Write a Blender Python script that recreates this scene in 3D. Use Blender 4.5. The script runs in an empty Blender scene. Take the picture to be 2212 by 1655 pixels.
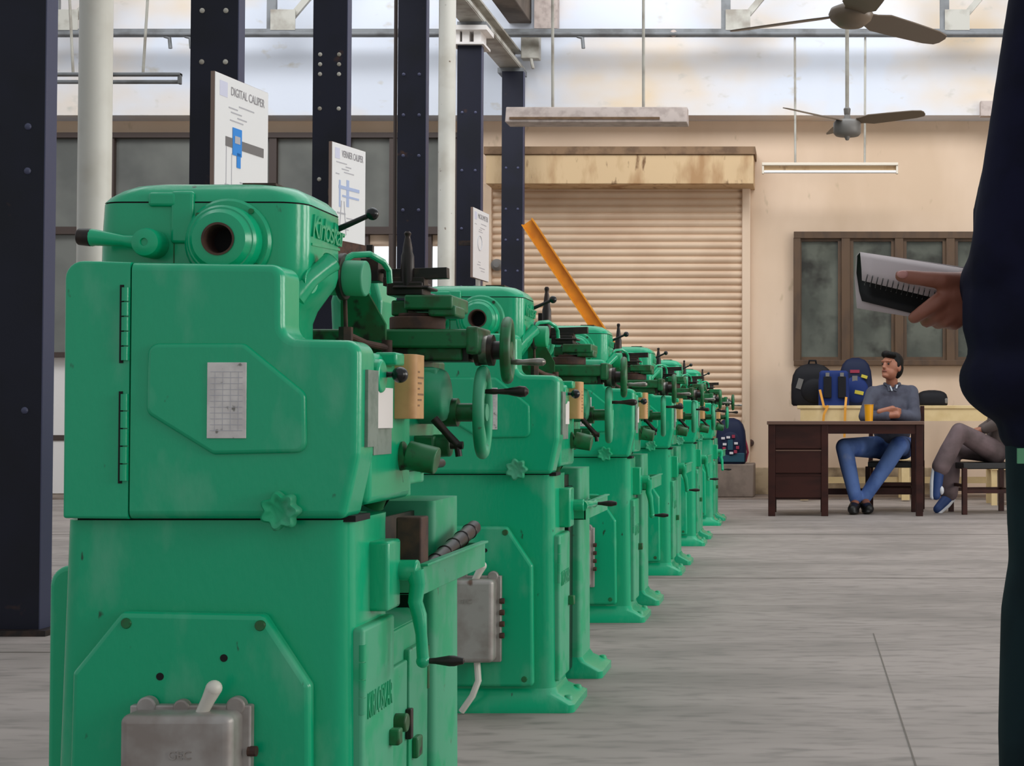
import bpy, bmesh, math, random
from mathutils import Vector, Matrix
random.seed(7)
S = bpy.context.scene
C = S.collection
PI = math.pi
# ------------------------------------------------------------------ camera
F = 3300.0; CX = 1738.0; CY = 827.5; PITCH = math.atan(77.5 / F); EYE = 0.77
cd = bpy.data.cameras.new('camera'); cam = bpy.data.objects.new('camera', cd); C.objects.link(cam)
cd.sensor_width = 36; cd.lens = F / 2212 * 36; cd.shift_x = (1106 - CX) / 2212; cd.clip_start = 0.05
cam.location = (0, 0, EYE); cam.rotation_euler = (PI / 2 + PITCH, 0, 0)
S.camera = cam
# ------------------------------------------------------------------ light
w = bpy.data.worlds.new('daylight'); S.world = w; w.use_nodes = True
bg = w.node_tree.nodes['Background']; bg.inputs[0].default_value = (0.90, 0.96, 1.0, 1); bg.inputs[1].default_value = 0.52
# overcast sky, brightened low beyond the back wall so its opening shows white
wn = w.node_tree; tc_ = wn.nodes.new('ShaderNodeTexCoord'); sx_ = wn.nodes.new('ShaderNodeSeparateXYZ'); mr_ = wn.nodes.new('ShaderNodeMapRange')
wn.links.new(tc_.outputs['Generated'], sx_.inputs[0]); wn.links.new(sx_.outputs['Y'], mr_.inputs['Value']); wn.links.new(mr_.outputs[0], bg.inputs[1])
mr_.inputs['From Min'].default_value = 0.75; mr_.inputs['From Max'].default_value = 0.95; mr_.inputs['To Min'].default_value = 0.53; mr_.inputs['To Max'].default_value = 1.6
def area(name, loc, rot, sx, sy, e, col=(1, 1, 1)):
    l = bpy.data.lights.new(name, 'AREA'); l.shape = 'RECTANGLE'; l.size = sx; l.size_y = sy; l.energy = e; l.color = col
    o = bpy.data.objects.new(name, l); o.location = loc; o.rotation_euler = rot; C.objects.link(o)
    return o
area('roof_skylight', (-1.5, 8.5, 7.2), (0, 0, 0), 9, 9, 310, (0.93, 0.97, 1.0))
area('north_light_glazing', (-2.0, 10.6, 6.6), (math.radians(58), 0, 0), 13, 2.4, 430, (0.93, 0.96, 1.0))
for wy in (0.5, 4.6, 8.4): area('side_window_daylight', (6.5, wy, 2.3), (0, math.radians(88), 0), 2.4, 1.7, 125, (1.0, 0.96, 0.9))
S.view_settings.view_transform = 'Standard'; S.view_settings.look = 'None'
S.view_settings.gamma = 1; S.view_settings.use_curve_mapping = False; S.view_settings.exposure = 0.0

def at(px, py, Y):
    dx = (px - CX) / F; v = (CY - py) / F
    d = Vector((dx, math.cos(PITCH) - v * math.sin(PITCH), math.sin(PITCH) + v * math.cos(PITCH)))
    t = Y / d.y
    return Vector((d.x * t, Y, EYE + d.z * t))
# ------------------------------------------------------------------ materials
def lin(c): return tuple(((v / 255) / 12.92 if v / 255 <= 0.04045 else ((v / 255 + 0.055) / 1.055) ** 2.4) for v in c)
def mat(name, rgb, rough=0.5, metal=0.0, rgb2=None, scale=6.0, lo=0.45, hi=0.65, spot=None, spot_scale=40, spot_lo=0.66, spot_hi=0.72,
        bump=0.0, bump_scale=20.0, stretch=(1, 1, 1), spec=0.5, coat=0.0, detail=4):
    m = bpy.data.materials.new(name); m.use_nodes = True
    nt = m.node_tree; N = nt.nodes; L = nt.links; b = N['Principled BSDF']
    b.inputs['Roughness'].default_value = rough; b.inputs['Metallic'].default_value = metal
    b.inputs['Specular IOR Level'].default_value = spec; b.inputs['Coat Weight'].default_value = coat
    b.inputs['Coat Roughness'].default_value = 0.15
    base = (*lin(rgb), 1)
    b.inputs['Base Color'].default_value = base
    if rgb2 or spot or bump:
        tc = N.new('ShaderNodeTexCoord'); oi = N.new('ShaderNodeObjectInfo'); mp = N.new('ShaderNodeMapping')
        mul = N.new('ShaderNodeMath'); mul.operation = 'MULTIPLY'; mul.inputs[1].default_value = 37.0
        L.new(oi.outputs['Random'], mul.inputs[0])
        cmb = N.new('ShaderNodeCombineXYZ')
        for i in range(3): L.new(mul.outputs[0], cmb.inputs[i])
        L.new(tc.outputs['Object'], mp.inputs['Vector']); L.new(cmb.outputs[0], mp.inputs['Location'])
        mp.inputs['Scale'].default_value = stretch
        cur = None
        def noise(sc, det):
            n = N.new('ShaderNodeTexNoise'); n.inputs['Scale'].default_value = sc; n.inputs['Detail'].default_value = det
            L.new(mp.outputs[0], n.inputs['Vector']); return n
        def mix(fac_n, lo_, hi_, a, c2):
            r = N.new('ShaderNodeMapRange'); r.inputs['From Min'].default_value = lo_; r.inputs['From Max'].default_value = hi_
            L.new(fac_n.outputs['Fac'], r.inputs['Value'])
            x = N.new('ShaderNodeMix'); x.data_type = 'RGBA'; L.new(r.outputs[0], x.inputs['Factor'])
            if isinstance(a, tuple): x.inputs[6].default_value = a
            else: L.new(a, x.inputs[6])
            x.inputs[7].default_value = (*lin(c2), 1); return x.outputs[2]
        cur = base
        if rgb2: cur = mix(noise(scale, detail), lo, hi, cur, rgb2)
        if spot: cur = mix(noise(spot_scale, 3), spot_lo, spot_hi, cur, spot)
        if not isinstance(cur, tuple): L.new(cur, b.inputs['Base Color'])
        if bump:
            n = noise(bump_scale, 3); bp = N.new('ShaderNodeBump'); bp.inputs['Strength'].default_value = bump; bp.inputs['Distance'].default_value = 0.01
            L.new(n.outputs['Fac'], bp.inputs['Height']); L.new(bp.outputs[0], b.inputs['Normal'])
    return m
M = {}
M['green'] = mat('green_machine_paint', (6, 170, 120), 0.25, rgb2=(92, 180, 142), scale=8, lo=0.56, hi=0.82, detail=9, spot=(34, 88, 62), spot_scale=30, spot_lo=0.72, spot_hi=0.77, bump=0.05, bump_scale=60, coat=0.1, stretch=(1.6, 1, 0.7))
M['green_dusty'] = mat('dusty_green_paint', (70, 166, 126), 0.48, rgb2=(20, 164, 112), scale=12, lo=0.48, hi=0.6, spot=(70, 84, 62), spot_scale=30, spot_lo=0.70, spot_hi=0.76)
M['green_oily'] = mat('oily_green_paint', (24, 110, 62), 0.42, rgb2=(44, 84, 44), scale=25, lo=0.45, hi=0.6, spot=(40, 34, 24), spot_scale=40, spot_lo=0.58, spot_hi=0.7)
M['black'] = mat('black_bakelite', (16, 15, 16), 0.25)
M['steel_dark'] = mat('oily_dark_steel', (38, 32, 30), 0.4, 0.35, rgb2=(62, 46, 38), scale=30)
M['steel'] = mat('bare_steel', (150, 146, 138), 0.32, 0.8, rgb2=(110, 100, 90), scale=30)
M['alloy'] = mat('cast_aluminium_box', (172, 166, 162), 0.45, 0.35, rgb2=(148, 138, 132), scale=14, spot=(112, 88, 76), spot_scale=18, spot_lo=0.66, spot_hi=0.74)
M['plate'] = mat('engraved_plate', (226, 220, 216), 0.45, 0.0, rgb2=(204, 198, 196), scale=30, spot=(130, 126, 120), spot_scale=60, spot_lo=0.64, spot_hi=0.7)
M['grey_plate'] = mat('grey_chart_plate', (126, 138, 128), 0.5, rgb2=(104, 120, 108), scale=40)
M['tan'] = mat('tan_painted_board', (206, 158, 104), 0.55, rgb2=(190, 142, 90), scale=20)
M['ink'] = mat('ink', (140, 106, 72), 0.7)
M['rust'] = mat('rusty_brown', (84, 56, 44), 0.75, rgb2=(58, 40, 36), scale=30)
M['bore'] = mat('dark_bore', (10, 8, 8), 0.8)
M['column'] = mat('navy_steel_paint', (19, 20, 36), 0.5, spec=0.3, rgb2=(14, 15, 27), scale=3, spot=(66, 44, 36), spot_scale=8, spot_lo=0.68, spot_hi=0.76)
M['column_edge'] = mat('edge_highlight_paint', (64, 66, 92), 0.5)  # lighter navy with the flange highlight put into the colour, shared by rivets
M['pale_steel'] = mat('pale_grey_steel_paint', (176, 172, 162), 0.5, rgb2=(140, 132, 120), scale=5)
M['grey_steel'] = mat('grey_steel_paint', (118, 120, 122), 0.5, rgb2=(92, 92, 92), scale=5)
M['pipe'] = mat('cream_pipe_paint', (222, 218, 208), 0.4, rgb2=(206, 200, 188), scale=4, spot=(120, 100, 84), spot_scale=14, spot_lo=0.7, spot_hi=0.74)
M['concrete_beam'] = mat('brown_grey_concrete', (110, 98, 88), 0.9, rgb2=(88, 78, 70), scale=4)
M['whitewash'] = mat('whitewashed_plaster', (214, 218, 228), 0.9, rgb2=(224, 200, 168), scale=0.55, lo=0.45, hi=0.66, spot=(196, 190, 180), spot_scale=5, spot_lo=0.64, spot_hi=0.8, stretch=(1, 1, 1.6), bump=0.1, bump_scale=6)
M['cream'] = mat('cream_plaster', (220, 194, 169), 0.9, rgb2=(208, 181, 154), scale=1.2, spot=(176, 154, 124), spot_scale=7, spot_lo=0.66, spot_hi=0.78, stretch=(1, 1, 0.5), bump=0.08, bump_scale=10)
M['floor'] = mat('worn_concrete_floor', (160, 149, 143), 0.62, rgb2=(134, 125, 119), scale=2.0, lo=0.4, hi=0.66, spot=(110, 104, 98), spot_scale=16, spot_lo=0.5, spot_hi=0.85, stretch=(0.5, 1.5, 1), bump=0.05, bump_scale=30)
M['joint'] = mat('floor_joint', (112, 104, 97), 0.9)
M['shutter'] = mat('beige_shutter_paint', (214, 186, 158), 0.55, rgb2=(204, 174, 146), scale=2)
M['hood'] = mat('stained_hood_board', (206, 176, 136), 0.8, rgb2=(170, 132, 92), scale=5, lo=0.5, hi=0.68, stretch=(1, 1, 0.35), spot=(120, 88, 58), spot_scale=14, spot_lo=0.62, spot_hi=0.74)
M['hood_dark'] = mat('brown_dusty_top', (132, 104, 78), 0.85, rgb2=(104, 80, 60), scale=8)
M['win_wood'] = mat('brown_window_wood', (88, 64, 42), 0.5, rgb2=(72, 52, 36), scale=10, stretch=(1, 1, 0.3))
M['win_dark'] = mat('dark_brown_frame', (66, 52, 46), 0.55)
M['pane'] = mat('dark_window_glass', (72, 74, 66), 0.12, rgb2=(96, 98, 88), scale=2.2, lo=0.42, hi=0.62, spot=(48, 46, 40), spot_scale=4, spot_lo=0.5, spot_hi=0.7)
M['pane_grey'] = mat('grey_reflecting_glass', (112, 112, 106), 0.15, rgb2=(92, 92, 88), scale=1.6, lo=0.4, hi=0.66)
M['white_panel'] = mat('white_board', (226, 220, 216), 0.6)
M['poster'] = mat('glossy_white_poster', (240, 238, 238), 0.35)
M['poster_edge'] = mat('plywood_edge', (128, 106, 96), 0.7)
M['blue'] = mat('printed_blue', (40, 140, 226), 0.4)
M['paleblue'] = mat('printed_pale_blue', (178, 192, 226), 0.4)
M['emblem'] = mat('faint_lilac_print', (216, 216, 236), 0.4)
M['title_ink'] = mat('overexposed_title_ink', (150, 146, 150), 0.4)  # title ink greyed in colour to look washed out by strong light
M['grey_ink'] = mat('printed_grey', (120, 116, 116), 0.4)
M['fine_ink'] = mat('printed_fine_grey', (186, 184, 190), 0.4)
M['orange'] = mat('orange_paint', (222, 142, 22), 0.45, rgb2=(206, 126, 16), scale=8)
M['fan'] = mat('brown_fan_enamel', (112, 96, 80), 0.4)
M['fan_grey'] = mat('grey_fan_motor', (116, 112, 108), 0.45)
M['light_dusty'] = mat('dusty_light_fitting', (188, 172, 164), 0.6, rgb2=(164, 148, 140), scale=14)
M['light_white'] = mat('cream_light_fitting', (220, 208, 190), 0.5)
M['tube_glass'] = mat('unlit_tube_glass', (240, 238, 236), 0.2)
M['desk'] = mat('dark_mahogany_wood', (58, 27, 22), 0.5, spec=0.25, rgb2=(44, 20, 17), scale=10, stretch=(0.3, 1, 1))
M['desk_top'] = mat('worn_desk_edge', (104, 76, 64), 0.45)
M['bench'] = mat('cream_painted_wood', (222, 196, 146), 0.55, rgb2=(210, 182, 130), scale=6)
M['concrete'] = mat('rough_concrete', (134, 118, 106), 0.9, rgb2=(112, 98, 88), scale=6, bump=0.2)
M['stone'] = mat('beige_stone', (176, 154, 124), 0.85, rgb2=(130, 110, 86), scale=6)
M['bag_black'] = mat('black_nylon', (18, 17, 22), 0.7, spec=0.3)
M['bag_blue'] = mat('blue_nylon', (20, 44, 104), 0.65, spec=0.3)
M['bag_navy'] = mat('navy_nylon', (15, 26, 56), 0.65, spec=0.3)
M['bag_teal'] = mat('teal_nylon', (20, 70, 88), 0.6)
M['yellow_strap'] = mat('yellow_webbing', (220, 150, 44), 0.6)
M['print_yellow'] = mat('yellow_print', (196, 180, 60), 0.6)
M['print_white'] = mat('white_print', (212, 206, 208), 0.6)
M['print_red'] = mat('red_print', (150, 40, 66), 0.6)
M['cup'] = mat('yellow_plastic_cup', (236, 164, 14), 0.35)
M['skin'] = mat('brown_skin', (164, 106, 82), 0.5)
M['skin_dark'] = mat('warm_brown_skin', (150, 92, 74), 0.5)
M['nail'] = mat('finger_nail', (196, 136, 128), 0.35)
M['hair'] = mat('black_hair', (10, 8, 8), 0.6, spec=0.25, bump=0.4, bump_scale=90)
M['eye'] = mat('dark_eye', (20, 14, 12), 0.2)
M['lip'] = mat('lip', (130, 72, 62), 0.5)
M['shirt'] = mat('slate_grey_shirt', (78, 80, 94), 0.85, rgb2=(66, 66, 80), scale=12)
M['collar'] = mat('pale_inner_collar', (190, 196, 204), 0.8)
M['jeans'] = mat('blue_denim', (98, 128, 190), 0.85, rgb2=(56, 84, 148), scale=4, spot=(150, 158, 184), spot_scale=5, spot_lo=0.6, spot_hi=0.75)
M['shoe'] = mat('black_leather', (22, 20, 20), 0.45)
M['trousers'] = mat('brown_grey_trousers', (108, 90, 92), 0.8, rgb2=(84, 70, 70), scale=6)
M['sneaker'] = mat('blue_sneaker', (30, 58, 110), 0.6)
M['sole'] = mat('white_rubber', (206, 206, 210), 0.6)
M['navy_knit'] = mat('navy_wool', (20, 20, 44), 0.9, rgb2=(16, 16, 36), scale=14, spec=0.2)
M['dark_jeans'] = mat('dark_teal_denim', (22, 40, 46), 0.85, rgb2=(16, 30, 36), scale=8, spec=0.2)
M['tag_green'] = mat('green_cloth', (96, 160, 120), 0.7)
M['paper'] = mat('notebook_paper', (206, 192, 192), 0.7)
M['cover_black'] = mat('black_cover', (10, 8, 10), 0.6)
M['brown_shirt'] = mat('grey_brown_shirt', (96, 84, 80), 0.85)
# ------------------------------------------------------------------ mesh builder
def rot_to(axis):
    return Vector(axis).normalized().to_track_quat('Z', 'Y').to_matrix().to_4x4()
def round_poly(pts, rs, seg=6):
    n = len(pts); out = []
    if not isinstance(rs, (list, tuple)): rs = [rs] * n
    for i in range(n):
        p = Vector(pts[i]).to_2d(); a = Vector(pts[i - 1]).to_2d(); b = Vector(pts[(i + 1) % n]).to_2d(); r = rs[i]
        u = (a - p); v = (b - p); lu, lv = u.length, v.length
        if r <= 0 or lu < 1e-6 or lv < 1e-6: out.append(tuple(p)); continue
        u /= lu; v /= lv
        ang = u.angle(v); t = min(r / math.tan(ang / 2), lu * 0.49, lv * 0.49); rr = t * math.tan(ang / 2)
        c = p + (u + v).normalized() * (rr / math.sin(ang / 2))
        s = p + u * t; e = p + v * t
        a0 = math.atan2(s.y - c.y, s.x - c.x); a1 = math.atan2(e.y - c.y, e.x - c.x)
        d = (a1 - a0 + PI) % (2 * PI) - PI
        for k in range(seg + 1): out.append((c.x + rr * math.cos(a0 + d * k / seg), c.y + rr * math.sin(a0 + d * k / seg)))
    return out
class MB:
    def __init__(s): s.bm = bmesh.new()
    def _xf(s, vs, m):
        for v in vs: v.co = m @ v.co
    def box(s, x0, x1, y0, y1, z0, z1):
        r = bmesh.ops.create_cube(s.bm, size=1)
        s._xf(r['verts'], Matrix.Translation(((x0 + x1) / 2, (y0 + y1) / 2, (z0 + z1) / 2)) @ Matrix.Diagonal((abs(x1 - x0), abs(y1 - y0), abs(z1 - z0), 1))); return s
    def obox(s, c, size, rot=(0, 0, 0)):
        from mathutils import Euler
        r = bmesh.ops.create_cube(s.bm, size=1)
        s._xf(r['verts'], Matrix.Translation(c) @ Euler(rot).to_matrix().to_4x4() @ Matrix.Diagonal((*size, 1))); return s
    def bar(s, p0, p1, wx, wy, up=(0, 0, 1)):
        p0 = Vector(p0); p1 = Vector(p1); d = p1 - p0
        z = d.normalized(); x = z.cross(Vector(up))
        if x.length < 1e-4: x = Vector((1, 0, 0))
        x.normalize(); y = z.cross(x)
        m = Matrix((x, y, z)).transposed().to_4x4(); m.translation = (p0 + p1) / 2
        r = bmesh.ops.create_cube(s.bm, size=1)
        s._xf(r['verts'], m @ Matrix.Diagonal((wx, wy, d.length, 1))); return s
    def cyl(s, p0, p1, r0, r1=None, n=24):
        if r1 is None: r1 = r0
        p0 = Vector(p0); p1 = Vector(p1); d = p1 - p0
        r = bmesh.ops.create_cone(s.bm, cap_ends=True, segments=n, radius1=r0, radius2=max(r1, 1e-4), depth=d.length)
        m = rot_to(d); m.translation = (p0 + p1) / 2
        s._xf(r['verts'], m); return s
    def sph(s, c, r, sc=(1, 1, 1), rot=None, n=16):
        q = bmesh.ops.create_uvsphere(s.bm, u_segments=n, v_segments=max(6, n * 2 // 3), radius=1)
        if not isinstance(r, (int, float)): sc = r; r = 1
        m = Matrix.Translation(c)
        if rot: 
            from mathutils import Euler
            m = m @ Euler(rot).to_matrix().to_4x4()
        s._xf(q['verts'], m @ Matrix.Diagonal((r * sc[0], r * sc[1], r * sc[2], 1))); return s
    def rings(s, rings, closed=False, caps=True):
        vs = [[s.bm.verts.new(p) for p in r] for r in rings]; n = len(vs[0]); k = len(vs)
        for i in range(k if closed else k - 1):
            a = vs[i]; b = vs[(i + 1) % k]
            for j in range(n): s.bm.faces.new((a[j], a[(j + 1) % n], b[(j + 1) % n], b[j]))
        if caps and not closed:
            s.bm.faces.new(list(reversed(vs[0]))); s.bm.faces.new(vs[-1])
        return s
    def tube(s, pts, r, n=10, closed=False):
        pts = [Vector(p) for p in pts]; k = len(pts)
        rs = r if isinstance(r, (list, tuple)) else [r] * k
        out = []; prev = None
        for i in range(k):
            if closed: t = pts[(i + 1) % k] - pts[i - 1]
            else: t = pts[min(i + 1, k - 1)] - pts[max(i - 1, 0)]
            t.normalize()
            if prev is None:
                x = t.cross(Vector((0, 0, 1)))
                if x.length < 1e-3: x = Vector((1, 0, 0))
            else: x = prev - t * prev.dot(t)
            x.normalize(); prev = x; y = t.cross(x)
            out.append([pts[i] + (x * math.cos(2 * PI * j / n) + y * math.sin(2 * PI * j / n)) * rs[i] for j in range(n)])
        return s.rings(out, closed=closed)
    def torus(s, c, axis, R, r, N=32, n=10):
        m = rot_to(axis); c = Vector(c)
        return s.tube([c + m @ Vector((R * math.cos(2 * PI * i / N), R * math.sin(2 * PI * i / N), 0)) for i in range(N)], r, n, closed=True)
    def lathe(s, prof, o, axis, n=32, caps=True):
        m = rot_to(axis); o = Vector(o)
        return s.rings([[o + m @ Vector((max(r, 1e-4) * math.cos(2 * PI * j / n), max(r, 1e-4) * math.sin(2 * PI * j / n), h)) for j in range(n)] for r, h in prof], caps=caps)
    def prism(s, poly, a, b, plane='xz'):
        f = {'xz': lambda p, d: (p[0], d, p[1]), 'yz': lambda p, d: (d, p[0], p[1]), 'xy': lambda p, d: (p[0], p[1], d)}[plane]
        return s.rings([[f(p, a) for p in poly], [f(p, b) for p in poly]])
    def build(s, name, m, parent=None, bevel=0, seg=3, angle=35, loc=None, sub=0, keep=None):
        bm = s.bm
        if loc is not None:
            for v in bm.verts: v.co -= Vector(loc)
        bmesh.ops.recalc_face_normals(bm, faces=bm.faces)
        me = bpy.data.meshes.new(name); bm.to_mesh(me); bm.free()
        me.polygons.foreach_set('use_smooth', [True] * len(me.polygons))
        me.set_sharp_from_angle(angle=math.radians(angle))
        me.materials.append(m)
        o = bpy.data.objects.new(name, me); C.objects.link(o)
        if parent: o.parent = parent
        if loc is not None: o.location = loc
        if bevel:
            bv = o.modifiers.new('bevel', 'BEVEL'); bv.width = bevel; bv.segments = seg; bv.limit_method = 'ANGLE'; bv.angle_limit = math.radians(40)
            bv.harden_normals = False
            if keep:
                bv.limit_method = 'WEIGHT'; at_ = me.attributes.new('bevel_weight_edge', 'FLOAT', 'EDGE'); V = me.vertices
                fn = {}
                for pl in me.polygons:
                    for ek in pl.edge_keys: fn.setdefault(ek, []).append(pl.normal.copy())
                for e_ in me.edges:
                    ns = fn[tuple(sorted(e_.vertices))]; mid = (V[e_.vertices[0]].co + V[e_.vertices[1]].co) / 2
                    at_.data[e_.index].value = 1.0 if len(ns) == 2 and ns[0].angle(ns[1]) > math.radians(40) and not keep(mid) else 0.0
            me.set_sharp_from_angle(angle=math.radians(80))
        if sub:
            ss = o.modifiers.new('sub', 'SUBSURF'); ss.levels = sub; ss.render_levels = sub
        return o
def tag(o, label=None, cat=None, group=None, kind=None):
    if label: o['label'] = label
    if cat: o['category'] = cat
    if group: o['group'] = group
    if kind: o['kind'] = kind
    return o
def thing(name, loc, label, cat, group=None, rz=0):
    o = bpy.data.objects.new(name, None); o.empty_display_size = 0.1; C.objects.link(o)
    o.location = loc; o.rotation_euler = (0, 0, rz)
    return tag(o, label, cat, group)
def copy_tree(o, parent=None):
    c = o.copy(); C.objects.link(c)
    if parent: c.parent = parent
    for ch in list(o.children): copy_tree(ch, c)
    return c
def text(name, body, size, loc, rot, m, parent, depth=0.001, shear=0.0, align='LEFT', spacing=1.0):
    cu = bpy.data.curves.new(name, 'FONT'); cu.body = body; cu.size = size; cu.extrude = depth; cu.shear = shear; cu.align_x = align; cu.space_character = spacing
    t = bpy.data.objects.new(name, cu); C.objects.link(t)
    bpy.context.view_layer.update()
    me = bpy.data.meshes.new_from_object(t.evaluated_get(bpy.context.evaluated_depsgraph_get()))
    bpy.data.objects.remove(t); bpy.data.curves.remove(cu)
    me.materials.clear(); me.materials.append(m); me.name = name
    o = bpy.data.objects.new(name, me); C.objects.link(o); o.location = loc; o.rotation_euler = rot; o.parent = parent
    return o
def grow(name, chains, blobs, voxel, m, parent=None, smooth=6, boxes=()):
    """chains of (x,y,z,r) joined into one continuous surface"""
    b = MB()
    for ch in chains:
        for i, q in enumerate(ch):
            b.sph(q[:3], q[3], n=16)
            if i:
                p = ch[i - 1]; d = Vector(q[:3]) - Vector(p[:3])
                if d.length > 1e-4: b.cyl(p[:3], q[:3], p[3], q[3], n=16)
    for c, r, *rot in blobs: b.sph(c, r, rot=rot[0] if rot else None, n=20)
    o = b.build(name, m)
    md = o.modifiers.new('r', 'REMESH'); md.mode = 'VOXEL'; md.voxel_size = voxel; md.use_smooth_shade = True
    sm = o.modifiers.new('s', 'SMOOTH'); sm.factor = 0.5; sm.iterations = smooth
    bpy.context.view_layer.update()
    me = bpy.data.meshes.new_from_object(o.evaluated_get(bpy.context.evaluated_depsgraph_get()))
    old = o.data; o.modifiers.clear(); o.data = me; bpy.data.meshes.remove(old); me.name = name
    me.materials.clear(); me.materials.append(m)
    me.polygons.foreach_set('use_smooth', [True] * len(me.polygons))
    if parent: o.parent = parent
    return o
# ================================================================== the setting
WALL = 15.4; FASC = 15.1
b = MB(); b.box(-14, 9, -6, WALL + 0.3, -0.1, 0)
tag(b.build('floor', M['floor']), kind='structure')
b = MB()
for y in (3.05, 5.05, 7.4, 10.2, 13.3): b.box(-14, -1.75 if y < 6 else 9, y, y + 0.012, 0, 0.0015)
b.box(0.245, 0.249, -2, 5.5, 0, 0.001)
tag(b.build('trim_1', M['joint']), kind='structure')
tag(MB().box(-14, 9, 14.6, WALL, 0.0, 0.012).build('trim_2', M['concrete']), kind='structure')
# back wall with the one opening where daylight shows
OX0, OX1, OZ0, OZ1 = -4.42, -3.66, 1.95, 2.54
b = MB()
for x0, x1, z0, z1 in ((-14, OX0, 0, 6), (OX1, 9, 0, 6), (OX0, OX1, 0, OZ0), (OX0, OX1, OZ1, 6)): b.box(x0, x1, WALL, WALL + 0.25, z0, z1)
tag(b.build('wall_back', M['cream']), kind='structure')
zf = at(1000, 249, FASC).z
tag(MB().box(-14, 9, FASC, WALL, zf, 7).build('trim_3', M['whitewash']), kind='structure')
b = MB(); x0 = at(1155, 0, 15).x; x1 = at(1205, 0, 15).x
b.box(x0, x1, FASC - 0.12, FASC, at(0, 62, 15).z, 7)
tag(b.build('trim_4', M['light_dusty']), kind='structure')
tag(MB().box(at(2118, 0, 15).x, at(2180, 0, 15).x, FASC - 0.1, FASC, at(0, 250, 15).z, at(0, 218, 15).z).build('trim_5', M['light_dusty']), kind='structure')
b = MB(); p0 = at(1628, 1066, WALL); p1 = at(1668, 1010, WALL)
b.box(p0.x, p1.x + 1.6, WALL - 0.03, WALL, 0, p1.z)
tag(b.build('baseboard_back', M['stone'], bevel=0.008), kind='structure')
# left window band
win = tag(MB().box(-8.2, at(1000, 0, WALL).x, WALL - 0.1, WALL - 0.001, at(0, 301, WALL).z, at(0, 290, WALL).z).build('window_1', M['win_dark']), kind='structure')
zt = at(0, 296, WALL).z; zm0 = at(0, 508, WALL).z; zm1 = at(0, 492, WALL).z; zb = at(0, 762, WALL).z
b = MB(); b.box(-8.2, at(1000, 0, WALL).x, WALL - 0.09, WALL - 0.001, zm0, zm1); b.box(-8.2, -3.4, WALL - 0.12, WALL - 0.001, zb - 0.05, zb)
for pa, pb in ((236, 258), (590, 606), (752, 764), (848, 858), (978, 1000)):
    b.box(at(pa, 0, WALL).x, at(pb, 0, WALL).x, WALL - 0.085, WALL - 0.001, zb, zt)
for pa, pb in ((790, 803), (928, 938)): b.box(at(pa, 0, WALL).x, at(pb, 0, WALL).x, WALL - 0.06, WALL - 0.001, zb, zm0)
b.build('window_frame', M['win_dark'], win)
def pane(x0, x1, z0, z1, m, par, y=WALL - 0.03): MB().box(x0, x1, y, y + 0.006, z0, z1).build('pane', m, par)
ex = [at(q, 0, WALL).x for q in (40, 247, 598, 758, 853, 989)]
for i in range(5):
    pane(ex[i], ex[i + 1], zm1, zt, M['pane_grey'], win)
    if i < 3: pane(ex[i], ex[i + 1], zb, zm0, M['pane_grey'], win)
pane(ex[3], OX0, zb, zm0, M['pane_grey'], win); 
b = MB(); b.box(OX0, OX1, WALL - 0.04, WALL + 0.2, OZ0 - 0.03, OZ0); b.build('window_sill', M['white_panel'], win)
b = MB()
for y0, y1 in ((940, 952),): b.box(-8.2, -3.6, WALL - 0.03, WALL - 0.001, at(0, y1, WALL).z, at(0, y0, WALL).z)
tag(b.build('trim_6', M['win_dark']), kind='structure')
b = MB(); b.box(-8.2, -3.55, WALL - 0.02, WALL - 0.001, 0.02, zb - 0.05)
tag(b.build('trim_7', M['white_panel']), kind='structure')
# right window
z1 = at(0, 503, WALL).z; z0 = at(0, 790, WALL).z; xl = at(1715, 0, WALL).x; xr = xl + 2.9
win = tag(MB().box(xl, xr, WALL - 0.02, WALL - 0.001, z0, z1).build('window_2', M['win_wood']), kind='structure')
b = MB(); fw = 0.085
b.box(xl, xr, WALL - 0.11, WALL - 0.02, z1 - fw * 0.8, z1); b.box(xl, xr, WALL - 0.11, WALL - 0.02, z0, z0 + fw * 0.6)
edges = [1715, 1826, 1940, 2050, 2164, 2280]
for q in edges:
    x = at(q, 0, WALL).x; b.box(x - 0.004 if q == 1715 else x - fw / 2, x + fw * 0.8 if q == 1715 else x + fw / 2, WALL - 0.105, WALL - 0.02, z0 + fw * 0.55, z1 - fw * 0.75)
b.build('window_frame', M['win_wood'], win, bevel=0.003)
for i in range(5):
    xa = at(edges[i], 0, WALL).x + fw * 0.5; xb = at(edges[i + 1], 0, WALL).x - fw * 0.5
    pane(xa, xb, z0 + 0.05, z1 - 0.06, M['pane'], win, WALL - 0.04)
    c = MB(); s = 0.035
    for a0, a1, c0, c1 in ((xa, xa + s, z0 + 0.05, z1 - 0.06), (xb - s, xb, z0 + 0.05, z1 - 0.06), (xa, xb, z0 + 0.05, z0 + 0.05 + s), (xa, xb, z1 - 0.06 - s, z1 - 0.06)):
        c.box(a0, a1, WALL - (0.075 if a1 - a0 < 0.1 else 0.073), WALL - 0.035, c0, c1)
    c.build('casement', M['win_wood'], win)
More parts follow.
